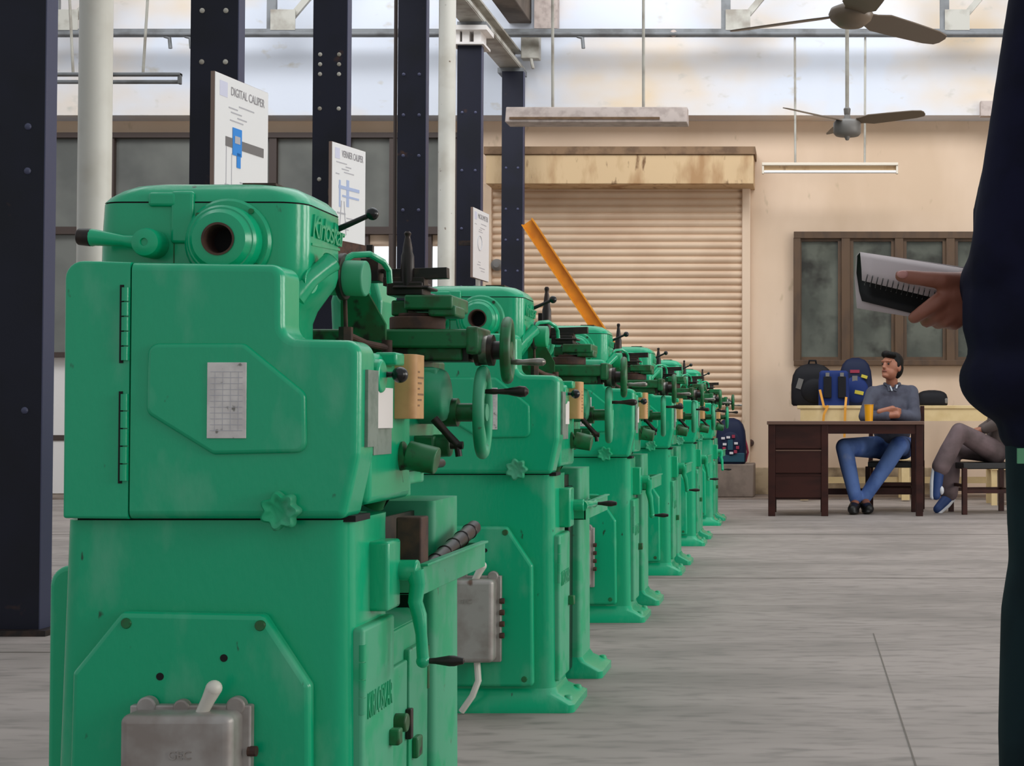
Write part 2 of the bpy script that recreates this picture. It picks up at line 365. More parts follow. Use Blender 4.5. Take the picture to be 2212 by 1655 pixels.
# shutter door
sx0 = at(1068, 0, WALL).x; sx1 = at(1604, 0, WALL).x; sz1 = at(0, 398, WALL).z
prof = []; pitch = 0.0735; n = int((sz1 - 0.3) / pitch)
for i in range(n + 1):
    z = sz1 - i * pitch
    for t, d in ((0.0, 0.0), (0.12, 0.014), (0.35, 0.026), (0.6, 0.026), (0.85, 0.013)): prof.append((WALL - 0.03 - d, z - t * pitch))
b = MB(); poly = [(WALL - 0.005, prof[0][1])] + prof + [(WALL - 0.005, prof[-1][1])]
b.prism(poly, sx0, sx1, 'yz')
door = tag(b.build('door_1', M['shutter'], angle=50), kind='structure')
b = MB(); b.box(sx1, at(1622, 0, WALL).x, WALL - 0.09, WALL - 0.001, 0, sz1); b.box(at(1050, 0, WALL).x, sx0, WALL - 0.09, WALL - 0.001, 0, sz1)
b.build('guide_rail', M['cream'], door, bevel=0.01)
b = MB(); b.box(at(1052, 0, WALL - .4).x, at(1628, 0, WALL - .4).x, WALL - 0.42, WALL - 0.001, at(0, 397, WALL - .42).z, at(0, 334, WALL - .42).z)
hd = b.build('shutter_hood', M['hood'], door, bevel=0.006)
MB().box(at(1048, 0, WALL - .4).x, at(1632, 0, WALL - .4).x, WALL - 0.44, WALL - 0.001, at(0, 334, WALL - .42).z + 0.001, at(0, 317, WALL - .42).z).build('hood_cap', M['hood_dark'], hd, bevel=0.004)
# roof steel
tz = at(0, 71, 14.75).z
b = MB(); b.box(-9, 6, 14.70, 14.78, tz - 0.012, tz + 0.028); b.box(-9, 6, 14.735, 14.745, tz - 0.045, tz + 0.028); b.tube([(-9, 14.68, tz - 0.03), (6, 14.68, tz - 0.025)], 0.018)
truss = thing('roof_truss', (0, 14.75, tz), 'grey steel roof truss across the top of the hall by the white wall', 'truss')
def sub(b, name, m, root, **k):
    for v in b.bm.verts: v.co -= root.location
    return b.build(name, m, root, **k)
sub(b, 'bottom_chord', M['grey_steel'], truss)
for gx, sgn in ((588, 1), (1568, 1), (2040, 1), (120, 1)):
    p = at(gx, 70, 14.75)
    sub(MB().box(p.x - 0.045, p.x + 0.045, 14.72, 14.76, p.z, p.z + 2.3), 'vertical_strut', M['grey_steel'], truss)
    sub(MB().bar((p.x + 0.15, 14.75, p.z + 0.1), (p.x + 1.9, 14.75, p.z + 2.2), 0.06, 0.04, up=(0, 1, 0)), 'diagonal_strut', M['pale_steel'], truss)
    sub(MB().box(p.x, p.x + 0.24, 14.695, 14.705, p.z + 0.01, p.z + 0.21), 'gusset_plate', M['pale_steel'], truss)
b = MB(); q = at(1455, 72, 14.7); b.sph(q, 0.035); 
sub(b, 'junction_box', M['light_dusty'], truss)
for hx in (1247, 355, 400):
    q = at(hx, 78, 14.7); sub(MB().tube([q, q + Vector((0.05, 0, -0.02)), q + Vector((0.06, 0, -0.12))], 0.018), 'cable_hook', M['grey_steel'], truss)
# concrete beam and crane rail
b = MB(); cz = 4.70; b.box(-2.94, -2.715, 4, 15.1, cz, cz + 0.5)
tag(b.build('trim_8', M['concrete_beam'], bevel=0.01), kind='structure')
rail = thing('crane_rail', (-2.87, 12, 4.18), 'pale steel crane rail beam running over the column tops', 'crane rail')
b = MB(); b.box(-2.97, -2.77, 6.2, 15.05, 4.19, 4.21); b.box(-2.875, -2.865, 6.2, 15.05, 4.2, 4.39); b.box(-2.94, -2.8, 6.2, 15.05, 4.38, 4.4); b.box(-2.79, -2.765, 6.2, 15.05, 4.2, 4.235)
sub(b, 'beam', M['pale_steel'], rail)
for y in (13.17, 14.9):
    b = MB(); b.box(-2.99, -2.74, y - 0.1, y + 0.1, 4.14, 4.19); sub(b, 'bearing_plate', M['grey_steel'], rail)
b = MB(); b.box(-2.78, -2.6, 14.88, 15.0, 4.30, 4.56); b.bar((-2.72, 14.9, 4.5), (-2.66, 14.9, 4.2), 0.03, 0.03); sub(b, 'end_bracket', M['pale_steel'], rail, bevel=0.01)
# columns
CXS = [(44, 5.58), (458, 7.48), (711, 9.33), (888, 11.28), (1010, 13.17), (1106, 14.85)]
clabel = ['dark navy riveted steel column cut off by the left edge of the photo', 'dark riveted steel column behind the blue caliper poster', 'dark steel column with white rivets behind the second poster',
          'dark navy column with a thin black conduit beside it', 'dark column with white bracket on top, right of the white pipe', 'blue steel column standing next to the roller shutter']
for i, (px, Y) in enumerate(CXS):
    X = (-2.845, -2.862, -2.878, -2.885, -2.88, -2.83)[i]; H = 4.19 if i in (0, 1, 2, 3, 5) else 3.98
    if i == 5: H = 4.14
    c = thing('steel_column', (X, Y, 0), clabel[i], 'column', 'riveted steel columns along the lathe row')
    hw = 0.115 if i < 2 else 0.103
    b = MB(); b.box(-hw, hw, -0.115, -0.1, 0.02, H); b.box(-hw, hw, -0.05, -0.035, 0.02, H); b.box(-hw + 0.02, hw - 0.004, -0.1, -0.05, 0.02, H)
    b.build('shaft', M['column'], c)
    MB().box(hw, hw + 0.004, -0.1155, -0.0345, 0.02, H).build('flange_edge', M['column_edge'], c)
    MB().box(-0.16, 0.16, -0.16, 0.16, 0, 0.02).build('base_plate', M['steel_dark'], c)
    zs = {0: (0.8, 1.66, 1.82), 1: (1.0, 2.5, 2.75, 2.88, 3.1), 2: (1.5, 2.22, 2.65, 2.86, 2.92, 2.98, 3.6), 3: (1.2, 1.75, 2.3, 2.7, 3.0, 3.3), 4: (1.3, 1.9, 2.4, 2.9, 3.4), 5: (1.6, 1.75, 2.0, 2.2, 2.5, 2.8, 3.2)}[i]
    for z in zs:
        for x in (-0.06, 0.055): MB().sph((x, -0.115, z), 0.013, (1, 0.6, 1), n=8).build('rivet', M['pale_steel'] if i in (1, 2) else M['column_edge'], c)
    if i == 4:
        b = MB(); b.box(-0.13, 0.13, -0.16, 0.13, H, H + 0.02); b.box(-0.13, 0.16, -0.18, 0.13, 4.1, 4.14)
        for x in (-0.11, -0.03, 0.07): b.box(x - 0.03, x + 0.03, -0.13, 0.1, H, 4.12)
        b.build('capital', M['white_panel'], c)
    if i == 3:
        MB().tube([(-0.15, 0.0, 0.0), (-0.15, 0.0, 4.6)], 0.014).build('conduit', M['win_dark'], c)
# drain pipes
for (px0, Y, r, lab) in ((203, 5.9, 0.061, 'thick cream drainpipe behind the left end of the nearest lathe'), (964, 11.0, 0.061, 'slim white drainpipe between the fourth and fifth columns')):
    X = at(px0, 500, Y).x; d = thing('drain_pipe', (X, Y, 0), lab, 'pipe', 'vertical drainpipes between the columns')
    MB().cyl((0, 0, 0), (0, 0, 4.65), r, n=32).build('pipe', M['pipe'], d)
    for z in ((0.9, 2.55) if Y < 8 else (0.9,)): MB().cyl((0, 0, z), (0, 0, z + 0.06), r * 1.06, n=32).build('coupling', M['pipe'], d, bevel=0.003)
# poster boards
def board(pl, pr, ytl, yb, Y0, Y1, n, lab):
    a = at(pl, ytl, Y0); bb = at(pr, ytl, Y1); zt = a.z; zbm = at(pl, yb, Y0).z
    d = Vector((bb.x - a.x, bb.y - a.y, 0)); W = d.length; d.normalize(); H = zt - zbm
    o = thing('poster_board', (a.x, a.y, zbm), lab, 'poster', 'measuring tool posters on the columns', math.atan2(d.y, d.x))
    MB().box(0, W, 0, 0.02, 0, H).build('backboard', M['poster_edge'], o)
    MB().box(0.001, W - 0.001, -0.003, 0.0, 0.002, H - 0.002).build('sheet', M['poster'], o)
    MB().box(W * 0.5, W * 0.5 + 0.03, 0.02, 0.09 + 0.05 * n, H * 0.5, H * 0.5 + 0.04).build('bracket', M['steel_dark'], o)
    R = (PI / 2, 0, 0); y = -0.0042
    text('title', ['DIGITAL CALIPER', 'VERNIER CALIPER', 'MICROMETER'][n], 0.05 if n < 2 else 0.05, (W * 0.28, y, H * 0.87), R, M['title_ink'], o, 0.0004)
    tt = o.children[-1]; tt.scale.x = W * 0.64 / max(v.co.x for v in tt.data.vertices); tt.scale.y = 1.15
    MB().box(W * 0.08, W * 0.22, y, y + 0.001, H * 0.84, H * 0.95).build('emblem', M['emblem'], o)
    rnd = random.Random(n); zl_ = (0.8, 0.77, 0.74, 0.71, 0.68, 0.24, 0.2, 0.16, 0.12)
    for k in range(9):
        z = H * zl_[k]; x = W * rnd.uniform(0.06, 0.5)
        MB().box(x, x + W * rnd.uniform(0.1, 0.35), y, y + 0.001, z, z + 0.006).build('print_line', M['fine_ink'], o)
    zc = H * 0.52
    if n == 0:
        b = MB(); b.obox((W * 0.55, y, zc - 0.0), (W * 0.72, 0.001, 0.045)); b.build('scale_bar', M['grey_ink'], o)
        b = MB(); b.obox((W * 0.4, y - 0.001, zc + 0.01), (W * 0.17, 0.001, 0.13)); b.obox((W * 0.43, y - 0.001, zc - 0.075), (W * 0.07, 0.001, 0.07)); b.build('slider', M['blue'], o)
        b = MB(); b.obox((W * 0.4, y - 0.0025, zc + 0.02), (W * 0.1, 0.001, 0.035)); b.build('display', M['fine_ink'], o)
        b = MB(); b.box(W * 0.2, W * 0.21, y, y + 0.001, zc - 0.2, zc - 0.02); b.box(W * 0.3, W * 0.31, y, y + 0.001, zc - 0.2, zc - 0.05); b.build('jaw_outline', M['fine_ink'], o)
    if n == 1:
        b = MB(); b.obox((W * 0.5, y, zc + 0.02), (W * 0.62, 0.001, 0.02)); b.obox((W * 0.55, y, zc - 0.03), (W * 0.5, 0.001, 0.012)); b.box(W * 0.2, W * 0.25, y, y + 0.001, zc - 0.1, zc + 0.06); b.box(W * 0.42, W * 0.5, y, y + 0.001, zc - 0.09, zc + 0.07)
        b.build('caliper_drawing', M['paleblue'], o)
        b = MB()
        for x, zz in ((0.19, -0.2), (0.33, -0.2)): b.obox((W * x + 0.02, y, zc - 0.16), (0.006, 0.001, 0.2), (0, 0.12 if x < 0.3 else -0.12, 0))
        b.box(W * 0.15, W * 0.4, y, y + 0.001, zc - 0.14, zc - 0.13); b.build('jaw_outline', M['fine_ink'], o)
        MB().box(-0.005, W + 0.02, 0.0, 0.03, -0.12, 0.0).build('lower_board', M['rust'], o)
    if n == 2:
        b = MB(); b.torus((W * 0.4, y, zc), (0, 1, 0), 0.06, 0.003, n=4); b.build('drawing', M['fine_ink'], o)
        MB().cyl((W * 0.55, 0.03, -zbm), (W * 0.55, 0.03, 0.05), 0.02).build('stand_pole', M['pale_steel'], o)
    return o
board(464, 579, 153, 452, 7.02, 7.34 + 0.16, 0, 'white poster of a blue digital caliper above the nearest lathe')
board(717, 789, 305, 516, 8.9, 9.25, 1, 'white poster of a pale caliper drawing, middle of the three')
board(1022, 1056, 447, 599, 12.4, 12.85, 2, 'small white poster on a pole beside the fifth column')
for py_ in (6.6, 10.6, 11.0, 11.5):
    tag(MB().box(-9, 6, py_ - 0.03, py_ + 0.03, 4.699, 4.78).build('trim_9', M['grey_steel']), kind='structure')
# suspended tube lights
def tube_light(xa, xb, yt, yb, Y, rods, m, lab, style):
    a = at(xa, yt, Y); e = at(xb, yb, Y); o = thing('tube_light', ((a.x + e.x) / 2, Y, e.z), lab, 'ceiling light', 'hanging fluorescent light fittings')
    hw = (e.x - a.x) / 2; h = a.z - e.z
    if style == 0:
        b = MB(); b.prism([(-0.09, 0), (0.09, 0), (0.05, h), (-0.05, h)], -hw, hw, 'yz'); b.build('housing', m, o, bevel=0.006)
        MB().box(-hw * 0.95, hw * 0.7, -0.092, -0.075, 0.02, 0.035).build('seam', M['hood_dark'], o)
    else:
        b = MB(); b.box(-hw, hw, -0.03, 0.03, h * 0.75, h); b.box(-hw, -hw + 0.02, -0.02, 0.02, 0, h); b.box(hw - 0.02, hw, -0.02, 0.02, 0, h); b.build('housing', m, o, bevel=0.004)
        MB().cyl((-hw + 0.02, 0, h * 0.2), (hw - 0.02, 0, h * 0.2), 0.015).build('tube', M['tube_glass'] if style == 1 else M['grey_steel'], o)
        if style == 1: MB().box(-hw + 0.02, hw - 0.02, 0.018, 0.03, h * 0.1, h * 0.8).build('reflector', M['hood'], o)
    for r0, r1 in rods:
        p = at(r0, yt, Y); top = 4.7 if style != 1 else tz - 0.044
        MB().cyl((p.x - o.location.x, 0, h), (at(r1, 0, Y).x - o.location.x, 0, top - e.z), 0.011 if Y > 12 else 0.0105, n=10).build('hanger_rod', M['pale_steel'], o)
    return o
tube_light(1096, 1486, 234, 269, 10.6, ((1194, 1192), (1390, 1389)), M['light_dusty'], 'dusty grey box light fitting hanging in front of the shutter hood', 0)
tube_light(1646, 1940, 352, 376, 14.74, ((1718, 1717), (1868, 1869)), M['light_white'], 'cream tube light hanging right of the shutter above the window', 1)
tube_light(60, 391, 158, 182, 11.5, ((158, 138), (309, 330)), M['grey_steel'], 'grey skeleton light frame hanging at upper left near the thick pipe', 2)
# ceiling fans
def fan(px, py, Y, rad, hub_r, hub_h, angs, rodtop, m_hub, lab, dome):
    p = at(px, py, Y); o = thing('ceiling_fan', p, lab, 'fan', 'ceiling fans')
    if dome: b = MB(); b.lathe([(0, -hub_h * 0.5), (hub_r * 0.55, -hub_h * 0.46), (hub_r * 0.9, -hub_h * 0.2), (hub_r, 0.03 * hub_h), (hub_r * 0.9, hub_h * 0.25), (hub_r * 0.5, hub_h * 0.42), (0, hub_h * 0.48)], (0, 0, 0), (0, 0, 1))
    else: b = MB(); b.lathe([(0, -hub_h * 0.75), (hub_r * 0.12, -hub_h * 0.72), (hub_r * 0.22, -hub_h * 0.5), (hub_r * 0.85, -hub_h * 0.45), (hub_r, -hub_h * 0.3), (hub_r, hub_h * 0.3), (hub_r * 0.85, hub_h * 0.45), (hub_r * 0.3, hub_h * 0.5), (hub_r * 0.2, hub_h * 0.8), (0, hub_h * 0.8)], (0, 0, 0), (0, 0, 1))
    b.build('motor', m_hub, o, angle=50)
    for a in angs:
        a = math.radians(a); u = Vector((math.cos(a), math.sin(a), 0)); v = Vector((-math.sin(a), math.cos(a), 0)); rings = []
        zz = 0.0 if dome else hub_h * 0.42
        for t, wd in ((0.0, 0.045), (0.08, 0.05), (0.2, 0.075), (0.5, 0.07), (0.85, 0.06), (0.97, 0.045), (1.0, 0.02)):
            c = u * (hub_r * 0.8 + (rad - hub_r * 0.8) * t) + Vector((0, 0, zz + (0.02 * t if not dome else -0.02 * t)))
            tl = -0.24; wv = v * math.cos(tl) + Vector((0, 0, 1)) * math.sin(tl); nv = u.cross(wv) * 0.003
            rings.append([c + wv * wd + nv, c - wv * wd + nv, c - wv * wd - nv, c + wv * wd - nv])
        MB().rings(rings).build('blade', M['fan'], o, angle=60)
    b = MB(); b.cyl((0, 0, hub_h * 0.4), (0, 0, rodtop - p.z), 0.014, n=12); b.build('down_rod', M['pale_steel'], o)
    b = MB(); b.lathe([(0.016, 0), (0.022, 0.01), (0.026, 0.05), (0.016, 0.06)], (0, 0, hub_h * 0.75 if not dome else hub_h * 0.45), (0, 0, 1)); b.build('canopy', m_hub, o)
fan(1838, 33, 6.6, 0.56, 0.098, 0.105, (-80, 40, 160), 4.7, M['fan'], 'brown ceiling fan with domed hub at the top edge of the photo', True)
fan(1830, 277, 11.0, 0.58, 0.1, 0.12, (340, 100, 220), 4.5, M['fan_grey'], 'grey ceiling fan with pointed cap hanging before the white wall', False)
# orange jib arm
p0 = at(1140, 480, 13.6); p1 = at(1290, 706, 13.6)
o = thing('jib_crane', (p1.x + 0.1, 13.6, 0), 'orange steel crane arm slanting in front of the shutter', 'crane')
d = (p1 - p0).normalized(); nrm = Vector((-d.z, 0, d.x)); e = p1 + d * 0.25
def rel(v): return Vector(v) - o.location
b = MB()
b.bar(rel(p0 + Vector((0, 0, 0))), rel(e), 0.11, 0.012, up=(0, 1, 0)); b.build('web', M['orange'], o)
b = MB()
for sg in (-1, 1):
    b.bar(rel(p0 + nrm * 0.052 * sg + Vector((0, -0.03, 0))), rel(e + nrm * 0.052 * sg + Vector((0, -0.03, 0))), 0.06, 0.01, up=tuple(nrm))
b.build('flange', M['orange'], o)
MB().box(-0.05, 0.05, -0.05, 0.05, 0.02, e.z).build('mast', M['orange'], o)
MB().box(-0.16, 0.16, -0.2, 0.2, 0, 0.02).build('base_plate', M['orange'], o)
# small wall things
p = at(1073, 572, WALL - 0.12)
g = thing('alarm_bell', p, 'small round grey bell left of the shutter at column height', 'bell')
MB().lathe([(0, -0.03), (0.03, -0.028), (0.058, 0.0), (0.06, 0.03), (0, 0.03)], (0, 0, 0), (0, 1, 0)).build('gong', M['fan_grey'], g)
MB().box(-0.02, 0.02, 0.03, 0.12, -0.02, 0.02).build('mount', M['fan_grey'], g)
p = at(1621, 957, WALL - 0.02)
tag(MB().lathe([(0, -0.035), (0.03, -0.03), (0.036, 0.0), (0.036, 0.02), (0, 0.02)], (0, 0, 0), (0, 1, 0)).build('wall_knob', M['rust'], loc=(0, 0, 0)), 'small brown knob on the wall left of the desk', 'knob').location = p
b = MB(); q0 = at(1540, 1003, 14.75); q1 = at(1628, 1075, 14.75)
st = tag(MB().box(q0.x - 0.9, q1.x, 14.75, 15.3, 0.012, q0.z).build('concrete_block', M['concrete'], bevel=0.012), 'rough concrete plinth carrying the teal backpack beside the shutter', 'plinth')
# ================================================================== lathe
L0 = Vector((-0.86, 2.215, 0))
def P(px, py, dy): return at(px, py, L0.y + dy) - L0
def P2(px, py, dy): v = P(px, py, dy); return (v.x, v.z)
def make_lathe():
    G = M['green']
    R = thing('lathe', L0, '', 'lathe', 'green metal lathes in a row')
    # ---- head pedestal
    xl = P(137, 1120, 0.02).x; xr = 0.196; zs = 0.622
    def rect(x0, x1, y0, y1, z, r): return [Vector((p[0], p[1], z)) for p in round_poly([(x0, y0), (x1, y0), (x1, y1), (x0, y1)], r, 6)]
    b = MB(); b.rings([rect(xl - 0.018, xr + 0.006, 0.02, 0.235, 0.05, 0.03), rect(xl - 0.012, xr + 0.004, 0.02, 0.235, 0.25, 0.03), rect(xl - 0.002, xr, 0.02, 0.235, 0.605, 0.03), rect(xl, xr, 0.02, 0.235, zs, 0.026)])
    ped = b.build('head_pedestal', G, R)
    b = MB(); b.rings([rect(xl - 0.04, xr + 0.06, -0.005, 0.262, 0.0, 0.02), rect(xl - 0.04, xr + 0.06, -0.005, 0.262, 0.02, 0.02), rect(xl - 0.022, xr + 0.012, 0.012, 0.243, 0.045, 0.03), rect(xl - 0.018, xr + 0.006, 0.02, 0.235, 0.06, 0.03)])
    b.build('plinth', G, ped, angle=50)
    for y in (0.045, 0.21): MB().lathe([(0.013, 0), (0.013, 0.012), (0.009, 0.02), (0, 0.022)], (xr + 0.038, y, 0.018), (0, 0, 1), 12).build('anchor_bolt', M['green_dusty'], ped)
    # motor cover on the rear side
    q = P(106, 1222, 0.1)
    b = MB(); b.prism(round_poly([(q.x, 0.055), (xl + 0.02, 0.055), (xl + 0.02, q.z), (q.x, q.z)], [0.01, 0, 0, 0.03]), 0.1, 0.235); b.build('motor_cover', G, R, bevel=0.008)
    # octagon end plate
    zb = 0.068; pl = P(160, 1452, 0.005); pr = P(672, 1480, 0.005); t0 = P(265, 1321, 0.005); t1 = P(572, 1327, 0.005)
    b = MB(); b.prism(round_poly([(pl.x - 0.006, zb), (pr.x + 0.004, zb), (pr.x, pr.z), (t1.x, t1.z), (t0.x, t0.z), (pl.x, pl.z)], 0.012), -0.002, 0.024)
    ep = b.build('end_plate', G, R, bevel=0.008)
    spots = [(P(272, 1347, -0.003).x, P(272, 1347, -0.003).z), (P(561, 1352, -0.003).x, P(561, 1352, -0.003).z), (pl.x + 0.025, zb + 0.02), (pr.x - 0.02, zb + 0.02)]
    for x, z in spots: MB().lathe([(0.0, -0.003), (0.0068, -0.003), (0.0085, 0.0), (0.0085, 0.004)], (x, -0.001, z), (0, 1, 0), 16).build('screw', M['green_oily'], ep)
    for (px, py) in ((345, 1462), (483, 1422)): v = P(px, py, -0.003); MB().cyl((v.x, -0.0025, v.z), (v.x, 0.004, v.z), 0.0055).build('bolt_hole', M['bore'], ep)
    # switch box
    a = P(257, 1560, -0.06); c = P(500, 1560, -0.06); zt = P(300, 1545, -0.06).z; zB = zt - 0.215
    b = MB(); b.prism(round_poly([(a.x, zB), (c.x, zB), (c.x, zt), (a.x, zt)], 0.012), -0.062, -0.006); sb = b.build('switch_box', M['alloy'], R, bevel=0.012, seg=4)
    b = MB(); b.box(a.x - 0.004, c.x + 0.012, -0.018, -0.002, zB - 0.004, zt + 0.006)
    for x in (a.x + 0.02, c.x - 0.01): b.cyl((x, -0.02, zt + 0.004), (x, -0.004, zt + 0.004), 0.014)
    b.cyl((a.x + 0.07, -0.02, zt + 0.002), (a.x + 0.07, -0.006, zt + 0.002), 0.012)
    b.build('flange', M['alloy'], sb, bevel=0.003)
    v0 = P(432, 1548, -0.03); v1 = P(462, 1487, -0.04)
    b = MB(); b.tube([v0, v0.lerp(v1, 0.6), v1], [0.0085, 0.0095, 0.0115], 12); b.sph(v1, 0.0115); b.build('lever', M['pipe'], sb)
    text('raised_lettering', 'GEC', 0.017, (a.x + 0.07, -0.0622, P(360, 1640, -0.06).z), (PI / 2, 0, 0), M['alloy'], sb, 0.0015)
    MB().tube([((a.x + c.x) / 2 + 0.03, -0.025, zB), ((a.x + c.x) / 2 + 0.035, -0.03, zB - 0.05), ((a.x + c.x) / 2 + 0.02, -0.03, 0.05), ((a.x + c.x) / 2 - 0.01, -0.02, 0.008)], 0.0085).build('cable', M['pipe'], sb)
    for k in range(4): MB().cyl((c.x + 0.008, -0.016, zt - 0.06 - 0.03 * k), (c.x + 0.02, -0.016, zt - 0.06 - 0.03 * k), 0.0075, n=10).build('side_lug', M['rust'], sb)
    # ---- gear cover (fixed strip + hinged door)
    yt = -0.004; tl = P(140, 562, 0); seam = P(281, 800, 0).x
    bl = P(135, 1116, 0)
    b = MB(); b.prism(round_poly([(bl.x, zs + 0.004), (seam - 0.0012, zs + 0.003), (seam - 0.0012, P(281, 566, 0).z), (tl.x, tl.z)], [0.004, 0, 0, 0.026]), 0.0, 0.12)
    b.build('side_cover', G, R, bevel=0.016, seg=4, keep=lambda v: abs(v.x - seam) < 0.004)
    pts = [P2(281, 1119, 0), P2(744, 1129, 0), P2(774, 985, 0), P2(777, 735, 0), P2(610, 731, 0), P2(610, 570, 0), P2(281, 566, 0)]
    pts[0] = (seam + 0.0012, zs + 0.003); pts[1] = (pts[1][0], zs + 0.003); pts[6] = (seam + 0.0012, pts[6][1])
    b = MB(); b.prism(round_poly(pts, [0, 0.012, 0.05, 0.022, 0.022, 0.02, 0.0], 8), 0.0, 0.085)
    gd = b.build('gear_cover_door', G, R, bevel=0.016, seg=5, keep=lambda v: abs(v.x - seam) < 0.004)
    b = MB(); b.box(seam - 0.002, seam + 0.002, 0.02, 0.1, zs + 0.01, tl.z - 0.012); b.box(bl.x + 0.01, P(765, 0, 0).x, 0.025, 0.1, zs - 0.003, zs + 0.006); b.build('seam_gap', M['bore'], gd)
    pan = [P2(*q, 0) for q in ((322, 742), (530, 742), (662, 850), (664, 978), (462, 982), (318, 893))]
    b = MB(); b.prism(round_poly(pan, 0.016), -0.0065, 0.02); b.build('raised_panel', G, gd, bevel=0.006, seg=4)
    n0 = P2(447, 947, -0.007); n1 = P2(533, 783, -0.007)
    b = MB(); b.box(n0[0], n1[0], -0.0085, -0.006, n0[1], n1[1]); rp = b.build('rating_plate', M['plate'], gd, bevel=0.0006)
    b = MB()
    for k in range(11): z = n1[1] - 0.014 - k * 0.0085; b.box(n0[0] + 0.005, n1[0] - 0.005, -0.0088, -0.008, z, z + 0.0008)
    for k in range(1, 5): x = n0[0] + (n1[0] - n0[0]) * k / 5; b.box(x, x + 0.0006, -0.0088, -0.008, n0[1] + 0.012, n1[1] - 0.014)
    b.build('table_lines', M['fine_ink'], rp)
    for (y0, y1) in ((620, 780), (850, 1040)):
        h0 = P(268, y1, 0).z; h1 = P(268, y0, 0).z; hx = seam - 0.007
        b = MB(); nk = 5
        for k in range(nk):
            z = h0 + (h1 - h0) * k / nk; b.cyl((hx, -0.001, z + 0.001), (hx, -0.001, h0 + (h1 - h0) * (k + 1) / nk - 0.001), 0.0056, n=12)
        b.box(hx - 0.0, hx + 0.006, -0.0005, 0.004, h0, h1); h = b.build('hinge', G, gd)
        MB().box(hx - 0.0085, hx - 0.003, -0.0012, 0.006, h0 - 0.003, h1 + 0.003).build('hinge_gap', M['bore'], h)
    kx, kz = P2(605, 1104, -0.012)
    ring = lambda rr, y: [Vector((kx + (rr * (1 + 0.13 * math.cos(7 * t))) * math.cos(t), y, kz + (rr * (1 + 0.13 * math.cos(7 * t))) * math.sin(t))) for t in [2 * PI * i / 84 for i in range(84)]]
    b = MB(); b.rings([ring(0.024, 0.004), ring(0.026, -0.004), ring(0.026, -0.016), ring(0.0225, -0.02), ring(0.018, -0.0195), ring(0.014, -0.016)]); b.build('star_knob', M['green_dusty'], gd, angle=50)
    # ---- headstock
    H0 = 0.1; H1 = 0.31
    rx = -0.762 + 0.86
    zl = P(480, 437, H0).z; ztop = P(480, 396, H0 + 0.03).z; lx0 = P2(200, 470, H0)[0]
    def hsec(z, dl, dr, dy, r): return rect(lx0 + dl, rx - dr, H0 + dy, H1 - dy, z, r)
    b = MB(); b.rings([hsec(0.86, -0.002, 0.042, 0, 0.035), hsec(0.925, -0.002, 0.042, 0, 0.035), hsec(0.945, -0.001, 0.034, 0, 0.036), hsec(0.985, 0, 0.004, 0, 0.04), hsec(1.0, 0, 0.0, 0, 0.04), hsec(1.05, 0.001, 0.0, 0, 0.04), hsec(zl - 0.0012, 0.004, 0.0, 0, 0.04)]); hs = b.build('headstock', G, R, angle=60)
    hz = ztop - zl
    b = MB(); b.rings([hsec(zl + 0.0012, 0.004, 0.0, 0.0, 0.04), hsec(zl + 0.3 * hz, 0.012, 0.004, 0.002, 0.042), hsec(zl + 0.6 * hz, 0.025, 0.014, 0.008, 0.045), hsec(zl + 0.85 * hz, 0.042, 0.03, 0.02, 0.045), hsec(zl + hz, 0.062, 0.055, 0.042, 0.04)]); b.build('lid', G, hs, angle=60)
    b = MB(); b.rings([hsec(zl - 0.0018, 0.0055, 0.0015, 0.0015, 0.04), hsec(zl + 0.0018, 0.0055, 0.0015, 0.0015, 0.04)]); b.build('lid_gap', M['bore'], hs)
    b = MB(); gx = P2(377, 440, H0)[0]; b.box(gx - 0.001, gx + 0.001, H0 - 0.0006, H0 + 0.05, 0.88, zl); b.build('casting_seam', M['green_oily'], hs)
    b = MB(); q0 = P2(322, 447, H0); q1 = P2(384, 416, H0)
    b.box(q0[0], q1[0], H0 - 0.006, H0 + 0.02, q0[1], q1[1]); b.obox((P2(395, 470, H0)[0], H0 + 0.01, P2(395, 470, H0)[1]), (0.035, 0.03, 0.08)); b.build('hinge_boss', G, hs, bevel=0.005)
    b = MB(); b.box(P2(500, 397, H0)[0], rx - 0.058, H0 + 0.046, H1 - 0.05, ztop - 0.001, ztop + 0.003); b.build('top_gasket', M['rust'], hs)
    sx, sz = P2(484, 520, H0 - 0.02)
    b = MB(); b.lathe([(0.066, 0.03), (0.066, -0.004), (0.062, -0.008), (0.054, -0.008), (0.054, -0.012), (0.0525, -0.03), (0.049, -0.034), (0.047, -0.034), (0.040, -0.042), (0.026, -0.044), (0.024, -0.044), (0.0235, 0.02), (0, 0.021)], (sx, H0, sz), (0, 1, 0), 40)
    sp = b.build('spindle_nose', G, hs, angle=30)
    MB().lathe([(0.0248, -0.0445), (0.0215, -0.0445), (0.0205, -0.03), (0.0195, 0.018)], (sx, H0 - 0.001, sz), (0, 1, 0), 32, False).build('spindle_bore', M['rust'], sp)
    b = MB(); b.lathe([(0, -0.006), (0.0215, -0.006), (0.0222, -0.003)], (sx, H0, sz), (0, 1, 0), 32); b.build('bore_bottom', M['bore'], sp)
    for aa in (0.9, 2.4, 4.0, 5.6): MB().cyl((sx + 0.059 * math.cos(aa), H0 - 0.011, sz + 0.059 * math.sin(aa)), (sx + 0.059 * math.cos(aa), H0, sz + 0.059 * math.sin(aa)), 0.0042, n=8).build('flange_screw', M['green_oily'], sp)
    # rear lever
    lx, lz = P2(316, 524, H0 - 0.03); ex, ez = P2(205, 513, H0 - 0.03); tx, tz = P2(168, 511, H0 - 0.03)
    b = MB(); b.lathe([(0.022, 0.04), (0.022, 0.006), (0.02, 0.0), (0.012, -0.003), (0.006, -0.003), (0.0055, 0.0), (0, 0.0)], (lx, H0 - 0.036, lz), (0, 1, 0), 28)
